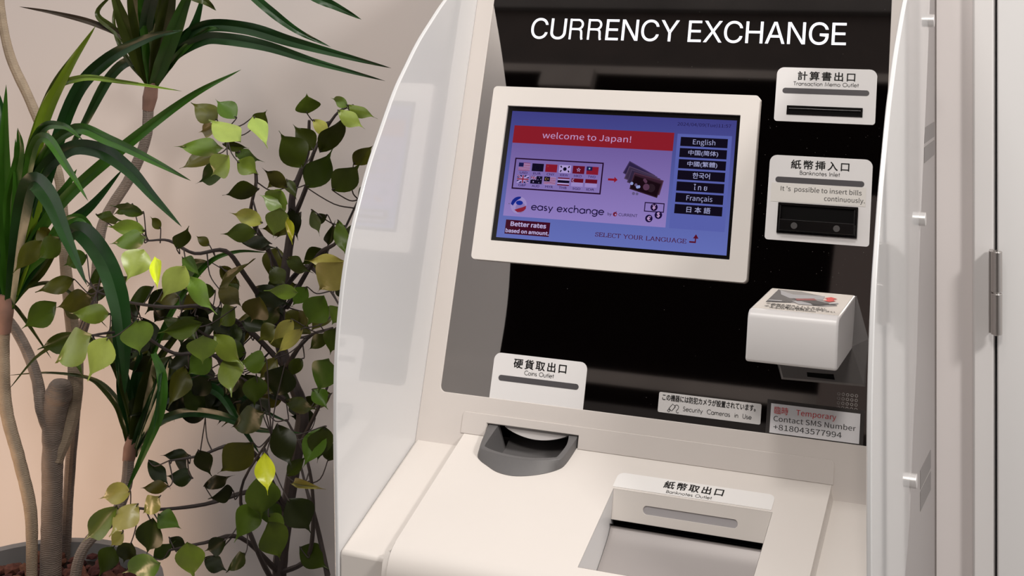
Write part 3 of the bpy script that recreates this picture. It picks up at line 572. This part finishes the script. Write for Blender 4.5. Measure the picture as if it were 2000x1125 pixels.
for nm, xa, xb, lab in (('side_panel', XL-TH, XL, 'left side panel'), ('side_panel', XR, XR+TH, 'right side panel')):
    s_ = plate(nm, SY, sm, xa, xb, WHITE, K, bev=.0011)
    o_, d_ = (xa, -1) if xa < 0 else (xb, 1)
    for y, z in ((.312, .4415), (.204, .2088), (.104, -.0690)):
        y += .004
        cyl('screw', (o_-.001*d_, y, z+Z0), (o_+.0075*d_, y, z+Z0), .0082, SCREWM, s_, 24, bev=.0007)
# ------------------------------------------------------------------ plants
FW_ = Vector((-sin(YAW), cos(YAW), 0)); RT_ = Vector((cos(YAW), sin(YAW), 0))
def at(px, py, Y):                                   # point at depth Y that stands at (px, py) of the photograph
    d = FW_+RT_*((px-1000)/F)-Vector((0, 0, 1))*((py-HY)/F); return CAM+d*((Y-CAM.y)/d.y)
BARK = mat('grey_ringed_bark', (.23, .185, .155), .8, noise=.35, nscale=60, bump=.35, bscale=110, bumpkind='RINGS')
BARKL = mat('tan_ringed_bark', (.36, .28, .20), .8, noise=.35, nscale=60, bump=.3, bscale=130, bumpkind='RINGS')
BARKD = mat('dark_twig_bark', (.05, .038, .036), .7, noise=.4, nscale=80, bump=.3, bscale=90)
TIPM = mat('pinkish_stem', (.30, .17, .13), .7, noise=.3, nscale=60)
POTM = mat('grey_planter', (.22, .215, .215), .55, noise=.1, nscale=20)
def planter(name, cx, cy, r, top, label, grp=None):
    p = empty(name, (cx, cy, 0), label, 'planter'); n = 48; rings = []
    for z, rr in ((0, r*.72), (.02, r*.74), (top-.05, r*.97), (top-.045, r*1.0), (top, r*1.02), (top, r*.93), (top-.05, r*.91), (top-.06, 0.001)):
        rings.append([Vector((cx+rr*cos(2*pi*i/n), cy+rr*sin(2*pi*i/n), z)) for i in range(n)])
    o = loft('pot', rings, POTM, p, cap0=True, bev=0); return p
planter('planter', -.700, .100, .178, Z0-.400, 'large round grey planter with dark rim holding the tall spiky-leaved plant')
planter('planter', -.345, .230, .150, Z0-.560, 'round grey planter of the small-leaved tree beside the machine')
def bark(cx, cy, r, z, label, n, seed):
    rnd = random.Random(seed); e = empty('bark_mulch', (cx, cy, z), label, 'mulch')
    ms = []
    for k in range(4):
        bm = bmesh.new(); bmesh.ops.create_icosphere(bm, subdivisions=1, radius=1)
        for v in bm.verts: v.co *= rnd.uniform(.7, 1.15); v.co.z *= .5; v.co.y *= .7
        me = bpy.data.meshes.new('bark_chunk'); bm.to_mesh(me); bm.free(); me.materials.append(mat('red_brown_bark', (.105, .034, .022), .9, noise=.6, nscale=3, vary=.5)); ms.append(me)
    base = [Vector((cx+r*cos(2*pi*i/24), cy+r*sin(2*pi*i/24), z)) for i in range(24)]
    link('soil', mesh('soil', base+[b-Vector((0, 0, .05)) for b in base], [tuple(range(24)), tuple(range(24, 48))]+[(i, (i+1) % 24, 24+(i+1) % 24, 24+i) for i in range(24)]), mat('dark_soil', (.03, .015, .01), .9), e)
    for i in range(n):
        a = rnd.uniform(0, 2*pi); q = r*.93*sqrt((i+.5)/n); o = bpy.data.objects.new('bark_chunk', ms[i % 4]); COL.objects.link(o); o.parent = e
        s = rnd.uniform(.008, .017); o.location = (q*cos(i*2.4), q*sin(i*2.4), .006+rnd.uniform(0, .008)); o.scale = (s, s, s); o.rotation_euler = (rnd.uniform(-.5, .5), rnd.uniform(-.5, .5), a)
bark(-.700, .100, .164, Z0-.428, 'red-brown bark chips filling the large planter', 230, 3)
bark(-.345, .230, .134, Z0-.590, 'brown bark chips in the planter of the small-leaved tree', 60, 4)
# dragon plants: canes and strap leaves
LM = {k: mat('strap_leaf_'+k, c, .34, noise=.35, nscale=18, bump=.15, bscale=60, spec=.32) for k, c in dict(dark=(.013, .050, .010), mid=(.036, .115, .010), light=(.17, .27, .018), olive=(.042, .056, .008), brown=(.05, .035, .022)).items()}
def strap(parent, pts, wpx, kind, fold=.28, roll=0.0):
    S = spline([at(*p) for p in pts], 7); N = len(S); Wd = wpx/1356*.42
    rows = []
    for i, p in enumerate(S):
        t = i/(N-1); d = (S[min(i+1, N-1)]-S[max(i-1, 0)]).normalized(); view = (CAM-p).normalized()
        sd = d.cross(view).normalized(); nr = sd.cross(d)
        if roll: sd = sd*cos(roll)+nr*sin(roll); nr = sd.cross(d)
        w = Wd*(.55+.45*min(1, t/.25))*min(1, ((1-t)/.42)**.75 if t < 1 else 0)+.0001
        wav = .0015*sin(t*23+wpx)
        rows.append([p-sd*w+nr*(w*fold+wav), p-sd*w*.5+nr*w*fold*.25, p-nr*w*.18, p+sd*w*.5+nr*w*fold*.25, p+sd*w+nr*(w*fold-wav)])
    o = loft('strap_leaf', rows, LM[kind], parent, closed=False); return o
pg = empty('dragon_plant', (-.74, .12, Z0-.428), 'tall dragon plant with ringed canes and long strap leaves in the large planter', 'plant')
Yc = .16
tube('cane', [at(62, 1190, .12), at(62, 1110, .12), at(60, 1000, .12), at(38, 900, .12), at(12, 800, .12), at(6, 700, .12), at(8, 625, .12)], [.0085, .0082, .009, .0092, .0095, .0095, .0095], BARKL, pg, 12, 8, .03)
tube('cane_tip', [at(8, 650, .12), at(10, 610, .12), at(14, 575, .12)], [.0098, .0125, .011], TIPM, pg, 12)
tube('cane', [at(98, 1190, .17), at(100, 1060, .17), at(102, 960, .17), at(103, 870, .17), at(108, 800, .17), at(116, 765, .17), at(120, 748, .17), at(121, 742, .17)], [.0165, .0160, .0155, .0155, .0185, .0200, .015, .006], BARK, pg, 16, 8, .04)
tube('cane', [at(108, 900, .17), at(140, 810, .19), at(147, 700, .2), at(128, 520, .2), at(122, 400, .2), at(108, 320, .2), at(60, 200, .2), at(20, 110, .2), at(2, 20, .2), at(0, -60, .2)], [.012, .012, .0115, .0085, .0075, .0075, .0075, .0075, .0065, .006], BARKL, pg, 10, 8, .03)
tube('cane', [at(100, 850, .17), at(82, 800, .16), at(72, 740, .17), at(50, 680, .18), at(20, 630, .2), at(-20, 590, .2)], [.010, .0095, .0085, .0080, .0075, .007], BARK, pg, 10, 8, .03)
tube('cane', [at(128, 1180, .25), at(130, 1040, .25), at(138, 900, .25), at(148, 780, .26), at(152, 680, .27), at(185, 560, .28), at(200, 440, .29), at(255, 345, .3), at(285, 270, .3), at(290, 200, .3)], [.0085, .0080, .0085, .0090, .0090, .0085, .0085, .009, .0085, .0085], BARK, pg, 10, 8, .03)
tube('cane_tip', [at(289, 215, .3), at(293, 190, .3), at(297, 160, .3)], [.009, .0118, .010], TIPM, pg, 12)
tube('cane', [at(140, 1190, .09), at(152, 1100, .09), at(175, 1055, .1), at(222, 1010, .12), at(246, 950, .13), at(252, 890, .14)], [.0085, .0080, .0080, .0082, .0085, .008], BARK, pg, 10, 8, .03)
tube('cane_tip', [at(251, 900, .14), at(256, 875, .14), at(262, 855, .14)], [.0088, .011, .010], TIPM, pg, 12)
def fan(c, lst):
    for L in lst:
        pts, w, k = L[0], L[1], L[2]; Y1_ = L[3] if len(L) > 3 else c[2]-.05
        full = [(c[0], c[1], c[2])]+[(x, y, c[2]+(Y1_-c[2])*(i+1)/len(pts)) for i, (x, y) in enumerate(pts)]
        strap(pg, full, w, k, roll=L[4] if len(L) > 4 else 0)
A = (18, 600, .12)
fan(A, [([(12, 450), (8, 300), (12, 165)], 30, 'mid', .08), ([(45, 430), (80, 250), (130, 140), (187, 50)], 30, 'light', .02), ([(35, 430), (52, 310), (95, 180), (150, 95)], 15, 'olive', .14),
  ([(50, 330), (95, 190), (155, 153), (240, 160), (355, 178)], 15, 'light', 0), ([(75, 400), (140, 200), (205, 120), (290, 74), (358, 59)], 32, 'dark', .06), ([(40, 380), (75, 262), (120, 245), (162, 273)], 22, 'mid', -.02),
  ([(70, 340), (140, 254), (215, 275), (300, 315), (373, 353)], 24, 'mid', -.06), ([(55, 330), (85, 268), (130, 325), (172, 392)], 22, 'mid', -.08), ([(60, 380), (125, 297), (190, 292), (250, 330), (300, 385), (355, 443)], 34, 'dark', -.04),
  ([(38, 440), (60, 357), (95, 385), (130, 465), (170, 557)], 42, 'dark', -.12), ([(60, 480), (130, 385), (250, 280), (370, 190), (471, 136)], 27, 'mid', .10), ([(0, 480), (-15, 350), (-30, 260)], 34, 'mid', .1), ([(30, 500), (35, 400), (30, 270)], 34, 'mid', .06),
  ([(0, 500), (-4, 380), (6, 240), (-20, 140)], 30, 'dark', .14), ([(55, 500), (80, 420), (120, 380), (150, 330)], 36, 'mid', .16), ([(65, 520), (120, 450), (180, 400), (240, 330)], 30, 'dark', .18), ([(40, 520), (60, 450), (72, 390), (75, 330)], 38, 'light', .1),
  ([(-5, 540), (-20, 470), (-60, 420)], 36, 'dark', .1), ([(15, 520), (5, 430), (-8, 330)], 40, 'dark', .14), ([(50, 530), (90, 490), (120, 440), (165, 430), (215, 520)], 26, 'mid', .12), ([(25, 500), (20, 400), (38, 300), (35, 250)], 32, 'mid', .04),
  ([(45, 560), (70, 540), (100, 500), (140, 420)], 26, 'olive', .16), ([(30, 600), (60, 640), (100, 700)], 9, 'olive', .18), ([(25, 580), (55, 560), (110, 555), (170, 600), (210, 640)], 9, 'olive', .2)])
strap(pg, [(120, 470, .1), (158, 452, .05), (205, 510, .02), (232, 590, 0), (243, 680, -.01), (244, 772, 0)], 46, 'dark')
strap(pg, [(200, 520, .1), (230, 560, .09), (225, 640, .08), (232, 760, .08)], 18, 'dark')
B = (298, 172, .30)
fan(B, [([(270, 110), (240, 40), (212, -40)], 40, 'olive', .22), ([(280, 90), (262, 10), (250, -60)], 40, 'olive', .18), ([(292, 90), (282, 0), (276, -60)], 38, 'mid', .15), ([(303, 90), (308, 0), (306, -60)], 36, 'olive', .2), ([(312, 90), (330, 0), (338, -60)], 40, 'olive', .16),
  ([(322, 110), (352, 30), (385, -50)], 38, 'mid', .18), ([(330, 120), (375, 60), (400, -20)], 28, 'dark', .26), ([(345, 90), (400, 52), (480, 55), (565, 80), (660, 106), (764, 133)], 30, 'dark', .20), ([(340, 110), (395, 78), (440, 76), (520, 90), (620, 122), (752, 158)], 29, 'dark', .16),
  ([(330, 130), (350, 105), (400, 60), (430, 55)], 16, 'mid', .24), ([(255, 85), (190, 48), (110, 26), (38, 13)], 15, 'brown', .30), ([(270, 110), (225, 60), (190, 25), (230, -20)], 18, 'olive', .3), ([(260, 130), (235, 90), (222, 40), (232, -20)], 12, 'olive', .34),
  ([(285, 60), (300, -20), (300, -60)], 32, 'dark', .1), ([(262, 120), (215, 150), (160, 250), (110, 330)], 26, 'dark', .36)])
strap(pg, [(400, -90, .2), (470, -30, .18), (520, 15, .17), (580, 60, .17), (646, 92, .18)], 20, 'dark')
strap(pg, [(540, -80, .2), (600, -15, .2), (655, 12, .22), (706, 38, .25)], 20, 'dark')
strap(pg, [(320, -60, .2), (370, -12, .18), (400, 2, .18), (422, 20, .2)], 20, 'olive')
C_ = (260, 888, .14)
fan(C_, [([(252, 820), (240, 740), (235, 690)], 36, 'dark', .16), ([(275, 810), (290, 740), (300, 690)], 40, 'olive', .12), ([(288, 820), (312, 760), (330, 700)], 36, 'dark', .10), ([(262, 800), (270, 730), (275, 680)], 34, 'dark', .18), ([(245, 815), (222, 770), (180, 740), (100, 728), (15, 733)], 9, 'olive', .2),
  ([(240, 830), (225, 790), (190, 750), (165, 738)], 11, 'olive', .1), ([(300, 832), (360, 806), (430, 812), (500, 838), (592, 846)], 20, 'dark', .10), ([(290, 800), (315, 720), (312, 740), (300, 850)], 10, 'dark', 0),
  ([(300, 800), (370, 760), (425, 765), (470, 830), (508, 888)], 22, 'dark', .12), ([(295, 790), (360, 740), (440, 755), (500, 795), (566, 826)], 20, 'dark', .18), ([(280, 790), (300, 720), (360, 640), (430, 600)], 18, 'olive', .24),
  ([(250, 800), (215, 700), (160, 660), (80, 690), (16, 762)], 13, 'olive', .1), ([(285, 740), (330, 620), (400, 520), (460, 492), (522, 493)], 13, 'mid', .2)])
strap(pg, [(300, 690, .06), (316, 735, .04), (313, 800, .03), (282, 880, .03), (242, 970, .03)], 22, 'mid')
# small-leaved tree
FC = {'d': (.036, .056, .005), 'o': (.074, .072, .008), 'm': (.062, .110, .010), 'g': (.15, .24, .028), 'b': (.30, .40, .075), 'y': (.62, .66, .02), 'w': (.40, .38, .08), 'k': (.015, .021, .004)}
def leafmesh(seed, m):
    rnd = random.Random(seed); n = 11; vs = []; fs = []
    cup = rnd.uniform(-.10, .16); bend = rnd.uniform(-.22, .02); sk = rnd.uniform(-.05, .05); tw = rnd.uniform(-.25, .25)
    for i in range(n+1):
        t = i/n; w = .5*(max(0, sin(pi*min(1, (t/.87))**(.92 if seed != 5 else .78)))**1.08 if t < .87 else 0)
        if t > .76: w = max(.03*(1-t)/.2+.006, w if t < .87 else 0)
        z0 = bend*t*t; x0 = sk*sin(pi*t)+(.08*max(0, t-.8)*(1 if sk > 0 else -1))
        for j, q in enumerate((-1, -.5, 0, .5, 1)):
            wav = .035*sin(t*9+seed*2+j*1.3)*abs(q)
            vs.append((x0+w*q, t, z0+cup*abs(q)*w*1.6+wav+tw*q*w*t-(.012 if j == 2 else 0)))
    for i in range(n):
        for j in range(4): a = i*5+j; fs.append((a, a+1, a+6, a+5))
    me = bpy.data.meshes.new('leaf'); me.from_pydata(vs, [], fs); me.polygons.foreach_set('use_smooth', [True]*len(fs)); me.materials.append(m); me.update(); return me
LME = {k: [leafmesh(s, mat('ficus_leaf_'+k, c, .30 if k in 'gbyw' else .36, noise=.3, nscale=2.5, vary=.16, spec=.5 if k in 'gbyw' else .22)) for s in (1, 2, 5, 7)] for k, c in FC.items()}
ft = empty('small_leaved_tree', (-.345, .23, Z0-.59), 'slim small-leaved tree with glossy green and yellow leaves between dragon plant and machine', 'tree')
STEMS = [[(545, 1400, .25), (545, 1250, .25), (546, 1120, .25), (560, 1000, .25), (580, 880, .25), (590, 800, .24), (560, 720, .24), (545, 640, .24), (556, 540, .24), (570, 440, .24), (572, 380, .24), (600, 300, .24), (604, 235, .23)]]
tube('trunk', [at(*p) for p in STEMS[0]], [.0115, .0115, .0110, .0105, .0100, .0095, .009, .0085, .0075, .006, .005, .0035, .002], BARKD, ft, 9, 6, .05)
BR = [[(556, 560, .24), (520, 480, .2), (490, 420, .16), (500, 340, .14), (460, 285, .12), (440, 245, .1)], [(572, 430, .24), (600, 360, .22), (612, 300, .2), (655, 225, .2), (690, 205, .2)], [(560, 600, .24), (620, 500, .2), (660, 470, .18), (700, 390, .2)],
  [(548, 640, .24), (480, 540, .18), (440, 490, .15), (380, 495, .12), (330, 470, .1), (290, 470, .08)], [(556, 720, .24), (600, 660, .18), (650, 640, .16)], [(560, 720, .24), (480, 640, .2), (400, 600, .14), (330, 600, .1), (250, 590, .08), (190, 570, .06)],
  [(590, 810, .24), (540, 770, .2), (470, 740, .16), (410, 690, .12), (340, 690, .08), (270, 650, .05), (215, 650, .0), (180, 655, -.03)], [(580, 880, .25), (620, 800, .22), (650, 730, .2)], [(560, 1000, .25), (500, 960, .18), (400, 985, .12), (310, 995, .06), (250, 990, .03)],
  [(546, 1120, .25), (600, 1090, .2), (612, 1000, .16), (600, 900, .14), (560, 820, .12)], [(560, 1000, .25), (500, 890, .16), (450, 870, .12), (390, 890, .1), (330, 900, .08)], [(546, 1120, .25), (470, 1050, .16), (400, 1060, .1), (330, 1075, .06)],
  [(546, 1160, .25), (500, 1070, .14), (470, 960, .1), (530, 850, .06)], [(556, 560, .24), (600, 520, .22), (640, 560, .18), (665, 600, .16)], [(480, 640, .2), (420, 660, .14), (380, 640, .1)], [(640, 1125, .2), (620, 1030, .2), (600, 960, .2), (585, 900, .24)]]
nodes = []
for b in BR:
    w = [at(*p) for p in b]; k = len(w); tube('branch', w, [.0042-.0028*i/(k-1) for i in range(k)], BARKD, ft, 6, 5, .08)
    nodes += spline(w, 5)
nodes += spline([at(*p) for p in STEMS[0]], 5)
rl = random.Random(7); NL = [0]
def leaf(bx, by, tx, ty, w, kind, Y=None, big=1.0):
    Y = rl.uniform(.02, .2) if Y is None else Y
    dy = rl.uniform(-.03, .03); p = at(bx, by, Y+dy*.4); q = at(tx, ty, Y-dy*.6-.012)
    d = q-p; L = d.length; e1 = d.normalized(); v = (CAM-p).normalized(); e0 = e1.cross(v).normalized()
    a = rl.uniform(-.45, .45); nrm = e0.cross(e1); e0 = e0*cos(a)+nrm*sin(a); nrm = e0.cross(e1)
    if nrm.dot(v) < 0: nrm = -nrm; e0 = -e0
    ww = w/1356*1.02/max(.8, cos(a)); M = Matrix((( e0.x*ww, e1.x*L, nrm.x*L), (e0.y*ww, e1.y*L, nrm.y*L), (e0.z*ww, e1.z*L, nrm.z*L))).to_4x4(); M.translation = p-ft.location
    o = bpy.data.objects.new('leaf', LME[kind][rl.randrange(4)]); COL.objects.link(o); o.parent = ft; o.matrix_basis = M
    n = min(nodes, key=lambda c: (c-p).length_squared); NL[0] += 1
    if (n-p).length < .11 and (n-p).length > .004:
        mid = (n+p)*.5+Vector((rl.uniform(-.006, .006), 0, -.006-rl.uniform(0, .006))); tube('twig', [n, mid, p, p+(e1*.004)], [.0011, .0009, .0008, .0006], BARKD, ft, 5, 4)
LV = '''425 235 372 200 42 o .1;462 231 421 193 38 m .1;470 278 403 222 44 b .0;425 245 388 258 26 w .12;437 290 338 287 32 g .0;420 300 350 329 34 o .08;446 303 411 344 44 b -.02;463 314 505 342 36 g .05;435 281 487 290 20 d .1;460 297 503 312 26 m .12;
495 250 521 214 32 d .12;495 228 523 286 34 b .05;600 222 599 183 46 m .15;680 206 644 191 20 g .14;676 205 737 231 20 g .14;660 215 713 251 28 b .1;612 234 646 263 24 w .16;625 297 678 231 42 d .12;612 293 572 242 40 d .15;592 328 543 256 54 d .1;
600 367 650 298 54 d .12;650 372 702 323 50 d .12;690 322 731 283 34 o .16;446 320 383 358 38 d .06;506 368 434 383 32 d .1;560 366 516 334 28 o .16;562 398 507 380 40 g .02;548 372 530 410 46 g .02;548 405 534 466 40 g .0;562 424 571 479 15 y -.03;
502 455 431 458 34 m .08;513 435 446 414 30 w .12;531 476 455 466 26 k .16;281 416 211 402 24 m .06;284 451 204 441 28 g .02;286 464 212 478 34 g .0;281 487 246 551 52 b -.06;303 501 307 569 21 y -.08;361 519 315 590 46 b -.06;356 502 392 541 22 m .02;
367 540 413 607 34 g -.02;345 486 369 442 32 d .08;314 447 292 422 18 o .1;427 563 491 506 24 o .1;120 464 67 511 44 m .06;82 469 24 536 40 o .08;146 546 68 571 36 o .1;110 590 41 642 52 m .1;182 581 106 603 44 o .1;216 614 133 612 36 g .0;
181 654 87 715 62 b -.06;211 659 174 745 52 b -.06;268 624 275 694 56 g -.03;152 650 73 682 34 d .08;582 571 514 569 26 g .0;632 577 597 638 52 m .05;671 510 617 584 60 w .0;673 510 593 513 22 w .04;662 600 648 634 40 m .1;506 580 489 630 52 o .08;
396 630 308 650 32 m .0;397 655 397 712 54 g -.03;419 654 470 712 38 g -.02;448 690 452 775 46 g -.02;521 706 466 708 40 m .06;413 694 366 736 42 m .04;541 638 503 667 36 o .12;572 624 529 673 30 w .1;556 713 534 789 60 k .08;642 700 621 770 50 m .02;
656 640 645 694 40 m .1;541 698 503 744 30 o .12;592 641 538 694 24 w .06;362 714 327 799 40 o .1;501 734 497 798 44 d .06;519 806 435 845 46 d .04;541 828 571 917 48 k .02;634 832 621 905 44 d .08;630 834 590 915 44 m .08;494 864 427 934 54 o .04;
516 884 524 967 33 y -.06;506 928 509 1018 58 m .0;501 984 459 1060 48 m .0;524 1018 556 1099 52 m .0;524 1004 562 1047 32 g .03;562 974 607 1043 56 k .04;255 960 190 974 36 w .0;228 988 161 1058 42 g -.04;270 984 213 1048 44 w -.04;313 969 271 1012 34 w .0;
331 950 268 954 24 o .05;298 1012 285 1085 52 d .02;309 1004 352 1031 36 m .02;312 1099 235 1122 44 g -.06;366 1058 376 1135 52 g -.03;222 1068 194 1128 42 d .04;256 1060 239 1104 36 d .05;456 959 408 976 30 k .08;377 934 323 930 34 k .1;441 1054 399 1076 32 k .08;
387 878 411 933 36 k .1;372 890 312 890 22 k .12;559 784 613 796 28 d .12;241 1038 214 1068 26 w .02;568 944 637 956 15 w .1;700 400 728 350 30 d .2;690 470 715 420 36 m .2;660 430 680 500 24 m .1;640 480 655 430 18 d .2;610 410 625 460 20 d .14;
470 470 540 485 26 k .2;560 505 600 530 30 d .2;530 520 560 560 34 d .18;430 520 470 560 26 o .2;300 560 240 600 30 d .12;330 540 400 560 24 d .16;400 570 350 610 34 o .14;460 600 420 640 40 m .12;430 560 470 590 34 o .15;320 620 370 640 26 d .14;
200 470 150 450 30 m .1;170 500 120 520 34 m .12;210 520 170 560 30 d .14;250 540 200 570 26 d .14;380 700 320 720 30 k .14;300 700 260 730 30 k .14;460 720 430 780 40 k .12;410 740 370 780 40 k .12;520 640 560 690 30 o .16;590 700 560 740 26 d .18;
610 610 575 640 30 o .16;480 690 430 680 34 d .14;350 580 300 590 30 o .12;230 680 200 720 26 d .12;135 690 165 735 16 m .02;600 560 570 600 32 m .14;655 550 690 580 30 k .18;640 650 600 690 26 d .16;260 400 220 420 20 m .1;190 420 240 432 24 m .08;
640 420 600 440 20 k .16;560 350 580 390 22 d .2;545 340 520 370 20 o .2;410 480 380 460 18 o .14;340 880 370 930 26 k .14;290 900 330 940 26 k .1;400 950 440 930 24 k .14;330 1050 370 1080 26 k .12;400 1090 440 1110 30 k .14;480 1080 440 1120 26 d .1;
300 1090 340 1060 30 d .1;560 930 600 890 26 d .16;640 900 660 860 30 d .2;610 760 640 800 30 m .16;480 770 440 740 36 k .14;400 800 350 760 40 d .12;390 720 330 700 30 k .16;260 620 220 660 24 k .16;160 620 120 600 26 o .14;100 470 70 440 30 o .12'''
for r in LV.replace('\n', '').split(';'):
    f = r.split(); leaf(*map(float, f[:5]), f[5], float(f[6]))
# darker foliage behind, filling the crown
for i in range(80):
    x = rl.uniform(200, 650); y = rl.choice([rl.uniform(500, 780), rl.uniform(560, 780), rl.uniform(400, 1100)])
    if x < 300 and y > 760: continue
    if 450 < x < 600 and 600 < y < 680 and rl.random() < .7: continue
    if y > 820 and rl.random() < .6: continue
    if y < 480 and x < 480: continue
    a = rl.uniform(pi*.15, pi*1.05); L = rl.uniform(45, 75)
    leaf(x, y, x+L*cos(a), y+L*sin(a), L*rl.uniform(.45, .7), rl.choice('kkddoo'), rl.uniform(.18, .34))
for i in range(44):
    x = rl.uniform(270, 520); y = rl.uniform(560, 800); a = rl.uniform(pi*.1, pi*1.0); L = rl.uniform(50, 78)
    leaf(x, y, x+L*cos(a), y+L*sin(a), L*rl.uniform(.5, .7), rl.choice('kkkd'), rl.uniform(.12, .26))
# tidy unused slots
for o in list(COL.objects):
    if o.name.startswith('tmp'): bpy.data.objects.remove(o)
